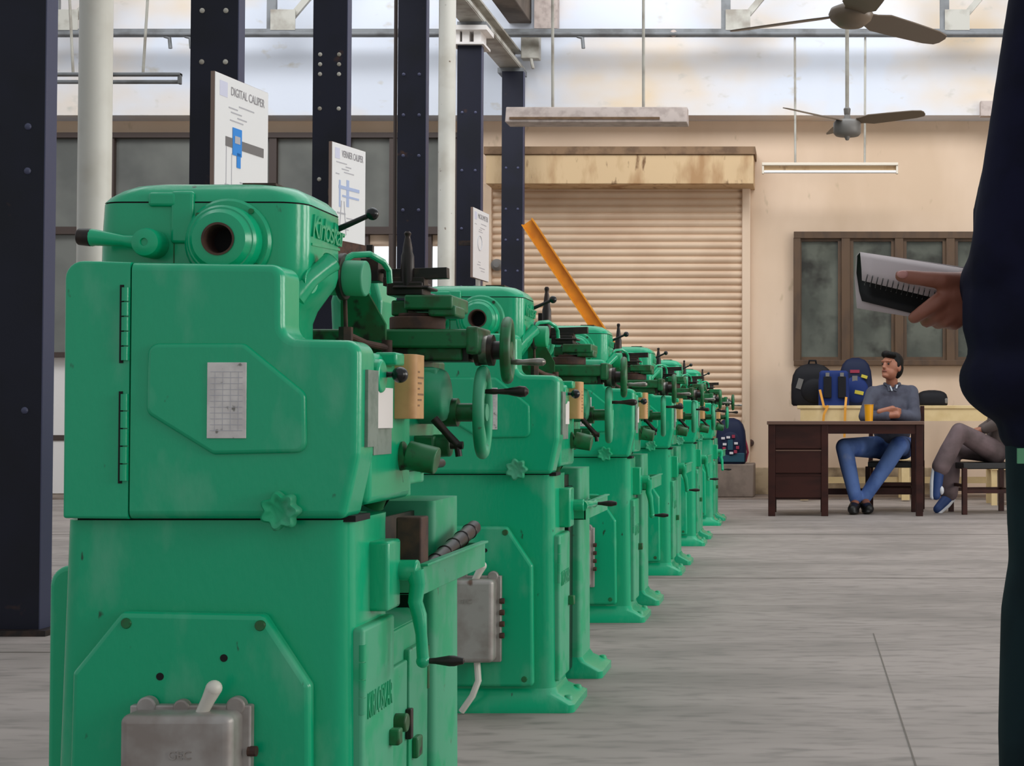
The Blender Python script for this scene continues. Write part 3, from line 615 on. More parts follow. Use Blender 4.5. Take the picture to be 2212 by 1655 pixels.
    b.tube([(lx - 0.012, H0 - 0.024, lz), (lx - 0.035, H0 - 0.026, lz + 0.003), (ex, H0 - 0.028, ez), (ex - 0.006, H0 - 0.028, ez)], [0.012, 0.0085, 0.0125, 0.0135], 14)
    lv = b.build('speed_lever', G, R)
    MB().cyl((ex - 0.005, H0 - 0.028, ez), (tx, H0 - 0.028, tz), 0.0135, 0.0125).build('grip', M['steel_dark'], lv, bevel=0.002)
    # script lettering on the front flank
    text('brand_lettering', 'Kirloskar', 0.052, (rx - 0.0005, H0 + 0.035, 1.052), (PI / 2, 0, PI / 2), G, hs, 0.0035, 0.25, spacing=0.85)
    b = MB(); b.bar((rx, H0 + 0.04, 1.04), (rx, H0 + 0.18, 1.047), 0.003, 0.004); b.build('lettering_underline', G, hs)
    # ball lever on the flank
    p0 = P(728, 496, 0.29); p1 = P(800, 464, 0.29)
    b = MB(); b.cyl(p0 - (p1 - p0) * 0.4, p1, 0.0055, 0.0042, 14); b.cyl(p1 - (p1 - p0) * 0.06, p1, 0.006, 0.009, 14); b.sph(p1 + (p1 - p0) * 0.06, 0.0105, n=18); b.build('ball_lever', M['black'], R)
    # green shift lever
    p0 = P(652, 616, 0.13); p1 = P(716, 566, 0.17)
    b = MB(); b.cyl((rx - 0.05, p0.y + 0.02, p0.z + 0.01), (p0.x + 0.012, p0.y + 0.01, p0.z + 0.008), 0.02); b.tube([p0 + Vector((-.012, 0, -.016)), p0.lerp(p1, 0.25), p0.lerp(p1, 0.7), p1], [0.02, 0.0145, 0.0145, 0.0165], 14); b.cyl(p1, p1 + (p1 - p0).normalized() * 0.006, 0.017, 0.006)
    b.build('shift_lever', G, R)
    p0 = P(738, 598, 0.34); p1 = P(792, 602, 0.34)
    b = MB(); b.cyl(p0 - Vector((0.05, 0, 0)), p1, 0.03, n=32); b.build('drive_hub', M['green_dusty'], R, bevel=0.003)
    MB().cyl(p0 - Vector((0.002, 0, 0)), p0 + Vector((0.008, 0, 0)), 0.0395, n=32).build('drive_collar', M['steel_dark'], R, bevel=0.002)
    # chuck on the work side
    b = MB(); b.lathe([(0.05, 0.0), (0.05, 0.02), (0.075, 0.022), (0.078, 0.03), (0.078, 0.085), (0.072, 0.09), (0.02, 0.09), (0.018, 0.06), (0, 0.06)], (sx, H1, sz), (0, 1, 0), 36); ck = b.build('chuck', M['steel_dark'], R)
    for k in range(3):
        aa = 2 * PI * k / 3 + 0.4; MB().obox((sx + 0.045 * math.cos(aa), H1 + 0.1, sz + 0.045 * math.sin(aa)), (0.05, 0.03, 0.02), (0, -aa, 0)).build('chuck_jaw', M['steel'], ck, bevel=0.002)
    # coolant pipe
    MB().tube([P(722, 585, 0.33), P(735, 566, 0.33), P(762, 551, 0.35), P(798, 549, 0.37), P(828, 566, 0.4), P(840, 584, 0.42), P(842, 612, 0.42)], 0.0055).build('coolant_pipe', M['green'], R)
    # splash guard
    b = MB(); gp = [P2(*q, 0.45) for q in ((736, 620), (783, 612), (832, 700), (832, 735), (736, 735))]
    b.prism(gp, 0.45, 0.46); b.build('splash_guard', M['green_oily'], R)
    # ---- bed
    b = MB()
    for x0, x1 in ((-0.13, -0.075), (0.035, 0.09)): b.box(x0, x1, 0.28, 0.93, 0.80, 0.835); b.box(x0 + 0.012, x1 - 0.012, 0.1, 0.93, 0.64, 0.80)
    for y in (0.35, 0.5, 0.7, 0.9): b.box(-0.13, 0.09, y, y + 0.02, 0.66, 0.79)
    b.box(-0.14, 0.1, 0.088, 0.45, 0.62, 0.87); b.box(-0.14, 0.1, 0.54, 0.74, 0.62, 0.66)
    bed = b.build('bed', M['green_dusty'], R, bevel=0.005)
    b = MB()
    for x in (-0.103, 0.062): b.prism([(x - 0.02, 0.835), (x + 0.02, 0.835), (x, 0.852)], 0.3, 0.93)
    b.build('slideway', M['steel'], bed)
    # feed gearbox
    b = MB(); b.box(-0.16, 0.205, 0.088, 0.33, 0.64, 0.872); gb = b.build('feed_gearbox', G, R, bevel=0.012)
    MB().box(0.205, 0.2075, 0.1, 0.2, 0.715, 0.79).build('chart_plate', M['grey_plate'], gb)
    b = MB(); q = P(806, 882, 0.06); b.box(q.x - 0.012, q.x + 0.001, 0.03, 0.084, P(0, 965, 0.06).z, P(0, 800, 0.06).z); b.build('feed_chart', M['grey_plate'], gd)
    b = MB(); q = P(815, 882, 0.15); b.box(0.205, 0.212, 0.1, 0.19, P(0, 925, 0.15).z, P(0, 838, 0.15).z); b.build('paper_chart', M['white_panel'], gb)
    b = MB(); q = P(806, 812, 0.11); b.cyl((0.19, 0.12, q.z), (0.216, 0.12, q.z), 0.026); b.box(0.19, 0.225, 0.16, 0.21, P(0, 790, 0.18).z, P(0, 762, 0.18).z); b.build('selector_boss', G, gb, bevel=0.004)
    p0 = P(815, 808, 0.14); p1 = P(864, 810, 0.14)
    b = MB(); b.cyl(p0 - Vector((0.03, 0, 0)), p1, 0.0045, n=14); b.sph(p1, 0.0125, n=20); b.build('selector_lever', M['black'], gb)
    # tan board
    a = P(828, 765, 0.225); c = P(897, 905, 0.225)
    b = MB(); b.prism(round_poly([(a.x, 0.225), (c.x, 0.225), (c.x, 0.29), (a.x, 0.29)], [0, 0.012, 0.012, 0]), c.z, a.z, 'xy'); tb = b.build('instruction_board', M['tan'], R, bevel=0.001)
    b = MB()
    for k in range(7): z = c.z + 0.02 + k * 0.009; b.box(c.x - 0.0002, c.x + 0.0004, 0.24, 0.24 + 0.012 * (1 + k % 3), z, z + 0.003)
    b.build('small_print', M['ink'], tb)
    # feed lever elbow
    p0 = P(842, 978, 0.27); pm = P(880, 983, 0.27); p1 = P(944, 996, 0.27)
    b = MB(); b.tube([P(800, 1085, 0.3), P(825, 1040, 0.29), p0 - Vector((0, 0, 0.012)), pm], [0.024, 0.023, 0.024, 0.0235], 20); b.sph(p0 - Vector((0, 0, 0.006)), 0.0245); el = b.build('control_elbow', M['green_oily'], R)
    b = MB(); b.cyl(pm + (p1 - pm) * 0.02, p1, 0.024, 0.022, 28); b.build('control_sleeve', M['green_oily'], el, bevel=0.002)
    MB().tube([P(862, 1010, 0.27), P(866, 1040, 0.28), P(845, 1065, 0.29), P(825, 1095, 0.3)], 0.004).build('control_cable', M['black'], el)
    # ---- carriage
    YC = 0.585
    ap = [(0.06, 0.69), (0.155, 0.69), (0.17, 0.72), (0.17, 0.865), (0.06, 0.865)]
    b = MB(); b.box(0.06, 0.165, 0.46, 0.72, 0.70, 0.865); apron = b.build('apron', M['green'], R, bevel=0.008)
    b = MB(); bz = P(0, 855, YC).z; b.lathe([(0.052, -0.01), (0.052, 0.02), (0.045, 0.045), (0.03, 0.05), (0, 0.05)], (0.165, YC - 0.03, bz), (1, 0, 0), 30); b.box(0.16, 0.2, YC - 0.06, YC + 0.0, bz, 0.862); b.build('apron_boss', M['green_dusty'], apron, bevel=0.004)
    b = MB(); b.box(0.16, 0.20, YC - 0.08, YC + 0.04, 0.70, 0.74); b.cyl((0.19, YC - 0.05, 0.722), (0.225, YC - 0.05, 0.722), 0.02); b.build('clutch_boss', M['green_oily'], apron, bevel=0.004)
    v0 = P(938, 905, 0.5); v1 = P(988, 962, 0.5)
    b = MB(); b.tube([v0, v0.lerp(v1, 0.5), v1], [0.008, 0.0065, 0.008], 12); b.cyl(v1 + Vector((-0.012, 0, 0)), v1 + Vector((0.01, 0, 0.0)), 0.007); b.tube([v1, v1 + Vector((0.003, 0, -0.02))], 0.006); b.build('feed_lever', M['steel_dark'], apron)
    wz = P(0, 891, YC).z; wx = P(1043, 891, YC).x
    def wheel(x, z, Rr, r, name, par, m, hx, hz, hm, hr):
        b = MB(); b.torus((x, YC, z), (1, 0.1, 0), Rr - r, r, 40, 12)
        b.cyl((x - 0.022, YC, z), (x + 0.008, YC, z), 0.016)
        for k in range(3):
            aa = k * 2 * PI / 3 + 0.5; b.bar((x - 0.006, YC, z), (x - 0.1 * (Rr - r) * math.sin(aa), YC + (Rr - r) * math.sin(aa), z + (Rr - r) * math.cos(aa)), 0.014, 0.007, up=(1, 0, 0))
        wl = b.build(name, m, par, bevel=0.0)
        hl = hx
        b = MB(); b.lathe([(0.0035, -0.006), (0.0045, 0.0), (0.0055, 0.012), (0.0048, 0.02), (0.006, hl * 0.5), (hr, hl * 0.8), (hr * 0.9, hl * 0.93), (hr * 0.4, hl), (0, hl)], (x + r, YC - 0.012, z + hz), (1, 0.0, 0), 16); b.build('crank_handle', hm, wl)
        return wl
    b = MB(); b.cyl((0.19, YC, wz), (wx - 0.01, YC, wz), 0.017, n=20); b.cyl((0.19, YC, wz), (0.225, YC, wz), 0.026); b.build('wheel_shaft', M['green_oily'], apron)
    wheel(wx, wz, 0.086, 0.0105, 'apron_handwheel', apron, M['green_dusty'], 0.075, 0.038, M['steel_dark'], 0.0105)
    # saddle and cross slide
    b = MB(); b.box(-0.16, 0.17, YC - 0.13, YC + 0.13, 0.853, 0.878); b.box(-0.12, 0.24, YC - 0.04, YC + 0.04, 0.876, 0.90); sd = b.build('saddle', M['green_oily'], R, bevel=0.004)
    xa = P(760, 720, YC - 0.05).x; xb = P(1033, 720, YC - 0.05).x; za = P(0, 752, YC - .05).z; zc = P(0, 711, YC - .05).z
    b = MB(); b.box(-0.2, xb, YC - 0.055, YC + 0.055, za, zc); b.obox((xb - 0.01, YC, (za + zc) / 2 - 0.003), (0.022, 0.116, 0.05)); cs = b.build('cross_slide', M['green_oily'], R, bevel=0.005)
    MB().box(0.06, 0.25, YC - 0.03, YC + 0.03, P(0, 782, YC).z, za).build('dovetail', M['steel_dark'], cs)
    cx = P(1043, 757, YC).x; cz = P(0, 757, YC).z
    MB().cyl((0.2, YC, cz), (P(1100, 0, YC).x, YC, cz), 0.017, n=20).build('screw_boss', M['steel_dark'], cs)
    MB().cyl((cx - 0.012, YC, cz), (cx - 0.004, YC, cz), 0.0285, n=32).build('dial_ring', M['steel_dark'], cs)
    MB().cyl((cx - 0.004, YC, cz), (cx + 0.011, YC, cz), 0.027, n=32).build('graduated_dial', M['steel'], cs)
    MB().cyl((cx + 0.011, YC, cz), (cx + 0.02, YC, cz), 0.0285, n=32).build('dial_ring', M['steel_dark'], cs)
    wheel(P(1100, 0, YC).x, cz, 0.062, 0.0098, 'cross_slide_handwheel', cs, M['green_oily'], 0.062, -0.022, M['steel'], 0.0075)
    # compound rest
    kx2 = P(902, 700, YC).x
    b = MB(); b.cyl((kx2, YC, zc), (kx2, YC, P(0, 686, YC).z), 0.05, n=36); b.cyl((kx2, YC, P(0, 686, YC).z), (kx2, YC, P(0, 678, YC).z), 0.036, n=36); cr = b.build('swivel_base', M['rust'], R, bevel=0.003)
    ca = P(838, 660, YC - 0.04).x; cb2 = P(978, 660, YC - 0.04).x; c0 = P(0, 684, YC).z; c1 = P(0, 641, YC).z
    b = MB(); b.box(ca + 0.03, cb2, YC - 0.045, YC + 0.09, c0 + 0.01, c1); b.box(ca, ca + 0.03, YC - 0.02, YC + 0.09, c0, c1 - 0.008); b.obox((cb2 - 0.02, YC, c0 + 0.008), (0.05, 0.08, 0.02)); b.build('compound_slide', M['green_oily'], R, bevel=0.004)
    b = MB(); b.cyl((kx2 - 0.02, YC + 0.09, (c0 + c1) / 2), (kx2 - 0.02, YC + 0.16, (c0 + c1) / 2), 0.016); b.torus((kx2 - 0.02, YC + 0.16, (c0 + c1) / 2), (0, 1, 0), 0.032, 0.006, 24, 8); b.build('compound_wheel', M['steel_dark'], R)
    t0z = c1; t1z = P(0, 606, YC).z; ta = P(848, 0, YC).x; tb2 = P(925, 0, YC).x
    b = MB(); b.box(ta, tb2, YC - 0.03, YC + 0.035, t0z, t1z - 0.004); b.box(ta + 0.012, tb2 + 0.012, YC - 0.036, YC + 0.04, t0z + 0.012, t1z - 0.012); tp = b.build('tool_post', M['steel_dark'], R, bevel=0.003)
    b0 = P(835, 592, YC); b1 = P(971, 590, YC)
    b = MB(); b.obox(((b0.x + b1.x) / 2, YC - 0.01, (b0.z + b1.z) / 2 - 0.002), (b1.x - b0.x, 0.022, 0.02), (0, -0.03, 0.0)); b.obox(((b0.x + b1.x) / 2 - 0.02, YC - 0.01, b0.z - 0.016), (0.075, 0.03, 0.016)); b.build('tool_holder', M['steel_dark'], tp, bevel=0.001)
    q = P(808, 585, YC); b = MB(); b.box(q.x - 0.016, q.x + 0.016, YC - 0.03, YC + 0.02, P(0, 610, YC).z, P(0, 562, YC).z); b.box(q.x - 0.012, q.x + 0.0, YC - 0.01, YC + 0.0, P(0, 562, YC).z, P(0, 530, YC).z); b.box(q.x - 0.03, q.x + 0.06, YC - 0.01, YC + 0.01, P(0, 590, YC).z, P(0, 582, YC).z); b.build('tool_clamp', M['steel_dark'], tp, bevel=0.001)
    h0 = P(880, 618, YC - 0.02); hh = P(880, 500, YC - 0.02).z - h0.z
    b = MB(); b.lathe([(0.011, 0), (0.0125, 0.2 * hh), (0.0115, 0.55 * hh), (0.009, 0.62 * hh), (0.0085, 0.7 * hh), (0.0058, 0.85 * hh), (0.0045, 0.9 * hh), (0.0055, 0.93 * hh), (0.0065, 0.965 * hh), (0.004, hh), (0, hh)], h0, (0, 0, 1), 20)
    b.build('clamping_handle', M['steel_dark'], R, loc=h0)
    # stop rod
    q = P(747, 722, 0.36); b = MB(); b.cyl((q.x, q.y, q.z - 0.02), (q.x, q.y, q.z + 0.012), 0.012, n=6); b.cyl((q.x, q.y, q.z + 0.01), P(745, 640, 0.36), 0.0035); b.tube([q, P(790, 742, 0.4), P(838, 752, 0.45)], 0.006); b.cyl(P(836, 775, 0.45), P(836, 735, 0.45), 0.009); b.build('stop_rod', M['rust'], R)
    # shafts
    b = MB(); b.cyl((0.12, 0.3, 0.745), (0.12, 0.9, 0.745), 0.011); ls = b.build('lead_screw', M['steel_dark'], R)
    MB().cyl((0.12, 0.3, 0.68), (0.12, 0.9, 0.68), 0.009).build('feed_shaft', M['steel_dark'], R)
    # tailstock
    b = MB(); b.box(-0.12, 0.08, 0.75, 0.9, 0.853, 0.9); b.prism(round_poly([(-0.06, 0.9), (0.03, 0.9), (0.035, 1.0), (0.02, 1.055), (-0.05, 1.055), (-0.065, 1.0)], 0.02), 0.76, 0.88); b.cyl((-0.017, 0.74, 1.015), (-0.017, 0.95, 1.015), 0.032); ts = b.build('tailstock', G, R, bevel=0.006)
    MB().cyl((-0.017, 0.7, 1.015), (-0.017, 0.75, 1.015), 0.018).build('quill', M['steel'], ts)
    b = MB(); b.torus((-0.017, 0.985, 1.015), (0, 1, 0), 0.05, 0.008, 32, 8); b.cyl((-0.017, 0.94, 1.015), (-0.017, 0.995, 1.015), 0.014)
    for k in range(3): aa = k * 2.094; b.bar((-0.017, 0.985, 1.015), (-0.017 + 0.05 * math.cos(aa), 0.985, 1.015 + 0.05 * math.sin(aa)), 0.01, 0.006)
    b.build('tailstock_wheel', M['green_dusty'], ts)
    # ---- operator side of the pedestal: cabinet door, electrics box
    dz1 = 0.462
    b = MB(); b.box(xr - 0.005, xr + 0.016, 0.04, 0.21, 0.075, dz1); cd2 = b.build('cabinet_door', M['green_dusty'], R, bevel=0.006)
    text('brand_lettering', 'KIRLOSKAR', 0.05, (xr + 0.0155, 0.058, 0.325), (PI / 2, 0, PI / 2), M['green_dusty'], cd2, 0.0025)
    tx_ = cd2.children[0]; tx_.scale.x = 0.135 / max(v.co.x for v in tx_.data.vertices); tx_.scale.y = 1.1
    b = MB()
    for k in range(4): b.cyl((xr + 0.012, 0.045, 0.335 + 0.026 * k), (xr + 0.012, 0.045, 0.359 + 0.026 * k), 0.006, n=12)
    b.build('hinge', M['green_dusty'], cd2)
    b = MB(); b.box(xr + 0.014, xr + 0.032, 0.18, 0.202, 0.26, 0.285); b.build('latch', M['green_oily'], cd2, bevel=0.003)
    b = MB(); b.box(-0.05, xr - 0.004, 0.236, 0.47, 0.03, 0.425); b.prism([(-0.05, 0.425), (xr - 0.004, 0.425), (xr - 0.03, 0.44), (-0.05, 0.44)], 0.236, 0.47); eb = b.build('electrical_box', M['green_dusty'], R, bevel=0.004)
    MB().box(xr - 0.006, xr + 0.004, 0.245, 0.335, 0.06, 0.37).build('box_door', M['green_dusty'], eb, bevel=0.003)
    d2 = MB().box(xr - 0.006, xr + 0.006, 0.342, 0.465, 0.06, 0.385).build('box_door', M['green_dusty'], eb, bevel=0.003)
    MB().cyl((xr + 0.004, 0.464, 0.3), (xr + 0.004, 0.464, 0.375), 0.005, n=10).build('hinge', M['green_oily'], d2)
    MB().cyl((xr + 0.002, 0.262, 0.28), (xr + 0.024, 0.262, 0.28), 0.015).build('switch_knob', M['green_oily'], eb, bevel=0.003)
    MB().box(xr + 0.004, xr + 0.014, 0.322, 0.338, 0.24, 0.29).build('latch', M['steel_dark'], eb, bevel=0.002)
    MB().box(xr + 0.004, xr + 0.016, 0.36, 0.395, 0.2, 0.235).build('latch', M['green_oily'], eb, bevel=0.004)
    MB().box(-0.16, 0.17, 0.475, 0.542, 0.03, 0.572).build('black_gap_box', M['black'], R, bevel=0.005)  # black filler box, makes the gap before the tail pedestal read black
    # crank bracket and crank
    b = MB(); k0 = P(826, 1318, 0.14); k1 = P(872, 1168, 0.14); b.box(xr - 0.01, xr + 0.03, 0.12, 0.19, k0.z, k1.z); b.cyl((xr + 0.01, 0.2, k1.z - 0.02), (xr + 0.01, 0.165, k1.z - 0.02), 0.018, n=6); b.build('crank_bracket', G, R, bevel=0.005)
    hb = Vector((P(885, 1232, 0.19).x, 0.19, P(885, 1232, 0.19).z))
    b = MB(); b.cyl((xr + 0.0, hb.y, hb.z), (hb.x + 0.014, hb.y, hb.z), 0.0165, n=24); b.build('crank_hub', G, R, bevel=0.003)
    j = [hb + Vector((0.008, -0.002, 0)), P(902, 1262, 0.19), P(897, 1300, 0.19), P(906, 1330, 0.19), P(910, 1370, 0.19), P(914, 1428, 0.19)]
    b = MB(); b.tube(j, [0.015, 0.0125, 0.0115, 0.0115, 0.009, 0.0095], 14); b.sph(j[-1], 0.011); cr2 = b.build('crank_arm', G, R, loc=hb)
    hp = j[-1] - hb; L = P(1004, 1428, 0.19).x - j[-1].x
    b = MB(); b.lathe([(0.004, 0), (0.0045, 0.012), (0.005, L * 0.3), (0.0085, L * 0.62), (0.0085, L * 0.75), (0.005, L * 0.97), (0, L)], hp, (1, 0, 0), 16); b.build('crank_handle', M['steel_dark'], cr2)
    # ---- tail pedestal, chip tray
    b = MB(); b.rings([rect(-0.2, 0.196, 0.545, 0.738, 0.05, 0.015), rect(-0.19, 0.192, 0.545, 0.738, zs, 0.015)]); tp2 = b.build('tail_pedestal', M['green_dusty'], R)
    b = MB(); b.rings([rect(-0.23, 0.26, 0.525, 0.758, 0, 0.02), rect(-0.23, 0.26, 0.525, 0.758, 0.02, 0.02), rect(-0.2, 0.206, 0.54, 0.743, 0.045, 0.015), rect(-0.2, 0.196, 0.545, 0.738, 0.06, 0.015)]); b.build('plinth', G, tp2, angle=50)
    MB().lathe([(0.013, 0), (0.013, 0.012), (0.009, 0.02), (0, 0.022)], (0.234, 0.735, 0.018), (0, 0, 1), 12).build('anchor_bolt', M['green_dusty'], tp2)
    b = MB(); b.box(-0.2, 0.15, 0.238, 0.545, 0.575, 0.58); b.box(-0.205, -0.2, 0.238, 0.545, 0.575, 0.64); b.box(0.15, 0.156, 0.238, 0.545, 0.54, 0.605); b.build('chip_tray', M['steel_dark'], R)
    b = MB(); tx0 = 0.199; tx1 = 0.248; tb0 = 0.49; tt = 0.535; ty0 = 0.225; ty1 = 0.69
    b.box(tx0, tx1, ty0, ty1, tb0, tb0 + 0.004); b.box(tx1, tx1 + 0.005, ty0, ty1, tb0, tt); b.box(tx0, tx0 + 0.004, ty0, ty1, tb0, tt - 0.01)
    b.box(tx0, tx1 + 0.005, ty0, ty0 + 0.004, tb0, tt - 0.01); b.box(tx0, tx1 + 0.005, ty1, ty1 + 0.005, tb0, tt); b.box(tx1 - 0.002, tx1 + 0.012, ty0, ty1, tt, tt + 0.004)
    b.build('tool_tray', M['green_dusty'], R, bevel=0.001)
    b = MB(); rnd = random.Random(3)
    for k in range(60): b.sph((rnd.uniform(-0.15, 0.13), rnd.uniform(0.26, 0.53), 0.586), rnd.uniform(0.008, 0.016), (1, 1, 0.6), n=7)
    tag(b.build('swarf', M['steel_dark'], R), kind='stuff')
    return R
lathe0 = make_lathe()
LY = [2.215, 4.02, 5.79, 7.53, 9.26, 11.02]
LLAB = ['nearest green lathe, filling the left foreground with its gear cover door', 'green lathe right behind the nearest one, with grey switch box in full view',
        'third green lathe of the row, its head below the end of the orange arm', 'fourth green lathe of the row, between the third and the two small far ones',
        'fifth green lathe of the row, second from the far end', 'farthest and smallest green lathe, last in the row near the teal backpack']
lathes = []
for i, y in enumerate(LY):
    r = lathe0 if i == 0 else copy_tree(lathe0)
    r['label'] = LLAB[i]; r.location = (L0.x + (0.0 if i else 0), y, 0); lathes.append(r)
def child(r, n): return [c for c in r.children if c.name.split('.')[0] == n][0]
for i, r in enumerate(lathes):
    if i: 
        h = child(r, 'clamping_handle'); h.location.x = 0.085; h.scale = (1.15, 1.15, 1.55 if i < 3 else 1.35)
    a = (0, 1.55, 0.15, 0.5, 0.3, -0.4)[i]
    if i:
        bx = child(r, 'electrical_box')
        for o_ in list(bx.children_recursive) + [bx]: bpy.data.objects.remove(o_)
    c = child(r, 'crank_arm'); c.rotation_euler.x = a
# workpieces lying in the trays of the nearest lathe
tag(MB().box(L0.x + 0.2045, L0.x + 0.245, L0.y + 0.24, L0.y + 0.29, 0.4945, 0.612).build('wooden_block', M['rust'], bevel=0.003), 'brown wooden block standing in the tool tray of the nearest lathe', 'block')
b = MB(); s0 = L0 + Vector((0.226, 0.31, 0.5115)); s1 = L0 + Vector((0.228, 0.71, 0.5625)); b.cyl(s0, s1, 0.0135, n=24)
for k in range(6): q = s0.lerp(s1, 0.1 + 0.16 * k); b.torus(q, s1 - s0, 0.0132, 0.002, 24, 6)
tag(b.build('steel_bar', M['steel_dark']), 'black ridged steel bar leaning in the tool tray behind the wooden block', 'bar')
# ================================================================== desk corner
DY = 12.1
dx0 = at(1660, 0, DY).x; dx1 = at(1992, 0, DY).x; dw = dx1 - dx0; DH = 0.752
D = thing('desk', (dx0, DY, 0), 'dark brown wooden desk with a drawer pedestal, before the seated man', 'desk')
MB().box(-0.01, dw + 0.01, -0.015, 0.6, DH - 0.028, DH).build('desktop', M['desk_top'], D, bevel=0.004)
MB().box(0.03, dw - 0.03, 0.01, 0.03, DH - 0.10, DH - 0.028).build('front_rail', M['desk'], D)
pw = 0.47
MB().box(0.02, pw, 0.02, 0.56, 0.13, DH - 0.028).build('drawer_pedestal', M['desk'], D)
for k in range(3):
    z0 = 0.145 + k * 0.195
    dr = MB().box(0.055, pw - 0.035, 0.008, 0.03, z0, z0 + 0.18).build('drawer', M['desk'], D, bevel=0.004)
    MB().box(0.06, pw - 0.04, 0.004, 0.012, z0 + 0.176, z0 + 0.184).build('drawer_edge', M['desk_top'] if k == 1 else M['desk'], dr)
for x0 in (0.0, pw - 0.05, dw - 0.055):
    for y0 in (0.0, 0.53): MB().box(x0, x0 + 0.055, y0, y0 + 0.055, 0, DH - 0.028).build('leg', M['desk'], D, bevel=0.003)
b = MB(); zr = 0.17; b.box(pw, dw - 0.05, 0.54, 0.565, zr - 0.025, zr + 0.025); b.build('foot_rail', M['desk'], D)
q = at(1877, 911, DY + 0.2)
c = tag(MB().lathe([(0, 0), (0.031, 0), (0.037, 0.128), (0.039, 0.13), (0.039, 0.134), (0.035, 0.134), (0.03, 0.006), (0, 0.006)], (0, 0, 0), (0, 0, 1), 28).build('tumbler', M['cup']), 'yellow plastic tumbler standing on the dark desk', 'cup')
c.location = (q.x, DY + 0.2, DH)
# cream bench
BY = 14.25; bx0 = at(1722, 0, BY).x; bx1 = bx0 + 1.95; bz = at(0, 876, BY).z
B = thing('work_bench', (bx0, BY, 0), 'long cream painted work bench under the window, carrying the bags', 'bench')
bw = bx1 - bx0
MB().box(0, bw, 0, 0.55, bz - 0.03, bz).build('bench_top', M['bench'], B, bevel=0.004)
b = MB(); b.box(0.03, bw - 0.03, 0.012, 0.05, bz - 0.145, bz - 0.03); b.box(0.03, bw - 0.03, 0.5, 0.53, bz - 0.145, bz - 0.03); b.build('apron_board', M['bench'], B)
for x0 in (0.03, bw * 0.5, bw - 0.1):
    for y0 in (0.02, 0.47): MB().box(x0, x0 + 0.075, y0, y0 + 0.075, 0.012, bz - 0.03).build('leg', M['bench'], B)
MB().box(0.03, bw - 0.03, 0.49, 0.53, 0.15, 0.21).build('stretcher', M['bench'], B)
q0 = at(2128, 0, 14.0); q1 = at(2200, 0, 14.0)
B2 = thing('side_table', (q0.x, 13.6, 0), 'low cream table behind the chair of the man with crossed legs', 'table')
tw = 0.9; tzz = at(0, 1008, 13.6).z
MB().box(0, tw, 0, 0.45, tzz - 0.03, tzz).build('table_top', M['bench'], B2)
for x0 in (0.0, 0.06 + 0.16, tw - 0.07): MB().box(x0, x0 + (0.05 if x0 == 0 else 0.1), 0.02, 0.08, 0.0, tzz - 0.03).build('leg', M['bench'], B2)
for x0 in (0.0, tw - 0.07): MB().box(x0, x0 + 0.05, 0.38, 0.44, 0.0, tzz - 0.03).build('leg', M['bench'], B2)
MB().box(0.05, 0.22, 0.06, 0.08, 0.04, tzz - 0.03).build('side_panel', M['concrete'], B2)
# bags
def bag(px0, px1, py0, py1, Y, dep, m, name, lab, base, taper=0.75, prof=0):
    a = at(px0, py1, Y); c = at(px1, py0, Y); wd = c.x - a.x; h = c.z - base
    o = thing(name, ((a.x + c.x) / 2, Y, base), lab, 'bag')
    rings = []
    for t, s in ((0, 0.9), (0.04, 0.98), (0.2, 1.0), (0.5, 0.99), (0.72, 0.92), (0.86, 0.78), (0.95, 0.56), (1.0, 0.2)):
        s2 = s if prof == 0 else (1.0 if t < 0.8 else (0.95 if t < 0.96 else 0.8))
        rings.append([Vector((p[0], p[1], t * h)) for p in round_poly([(-wd / 2 * s2, -dep / 2 * s2), (wd / 2 * s2, -dep / 2 * s2), (wd / 2 * s2, dep / 2 * s2), (-wd / 2 * s2, dep / 2 * s2)], min(wd, dep) * 0.25 * s2, 5)])
    b = MB(); b.rings(rings); b.build('body', m, o, angle=60)
    return o, wd, h
bl = bz
o, wd, h = bag(1709, 1801, 786, 874, 14.66, 0.2, M['bag_black'], 'backpack', 'big black backpack at the left end of the cream bench', bl)
b = MB(); b.sph((wd * 0.05, -0.09, h * 0.35), (wd * 0.34, 0.04, h * 0.3)); b.build('front_pocket', M['bag_black'], o)
MB().obox((-wd * 0.3, -0.103, h * 0.52), (0.05, 0.006, 0.1), (0, 0.3, 0)).build('logo_patch', M['fan_grey'], o)
MB().tube([(-0.04, 0, h - 0.02), (-0.03, -0.02, h + 0.03), (0.03, -0.02, h + 0.03), (0.04, 0, h - 0.02)], 0.01).build('handle', M['bag_black'], o)
o, wd, h = bag(1768, 1834, 801, 874, 14.36, 0.14, M['bag_blue'], 'backpack', 'blue backpack with two black pads and yellow straps, middle of the bench bags', bl, prof=1)
for x in (-0.06, 0.075): 
    MB().obox((x, -0.085, h * 0.52), (0.075, 0.02, h * 0.62)).build('shoulder_pad', M['bag_black'], o, bevel=0.008)
    MB().obox((x, -0.088, h * 0.88), (0.035, 0.02, 0.035)).build('clip', M['fan_grey'], o)
z0 = -bl + at(0, 905, 14.2).z
def strap(pts, wd_=0.022): 
    b = MB()
    for k in range(len(pts) - 1): b.bar(pts[k], pts[k + 1], wd_, 0.004, up=(0, 1, 0))
    return b
ox = o.location
def W2(px, py, Y): return at(px, py, Y) - ox
strap([W2(1771, 842, 14.265), W2(1780, 880, 14.23), W2(1788, 878, 14.235)]).build('strap', M['yellow_strap'], o)
strap([W2(1789, 876, 14.235), W2(1780, 895, 14.225), W2(1778, 915, 14.225)]).build('strap', M['yellow_strap'], o)
strap([W2(1828, 858, 14.265), W2(1826, 880, 14.225), W2(1824, 945, 14.225)]).build('strap', M['yellow_strap'], o)
o, wd, h = bag(1812, 1884, 773, 874, 14.66, 0.2, M['bag_navy'], 'backpack', 'navy backpack with yellow print, tallest bag on the bench', bl)
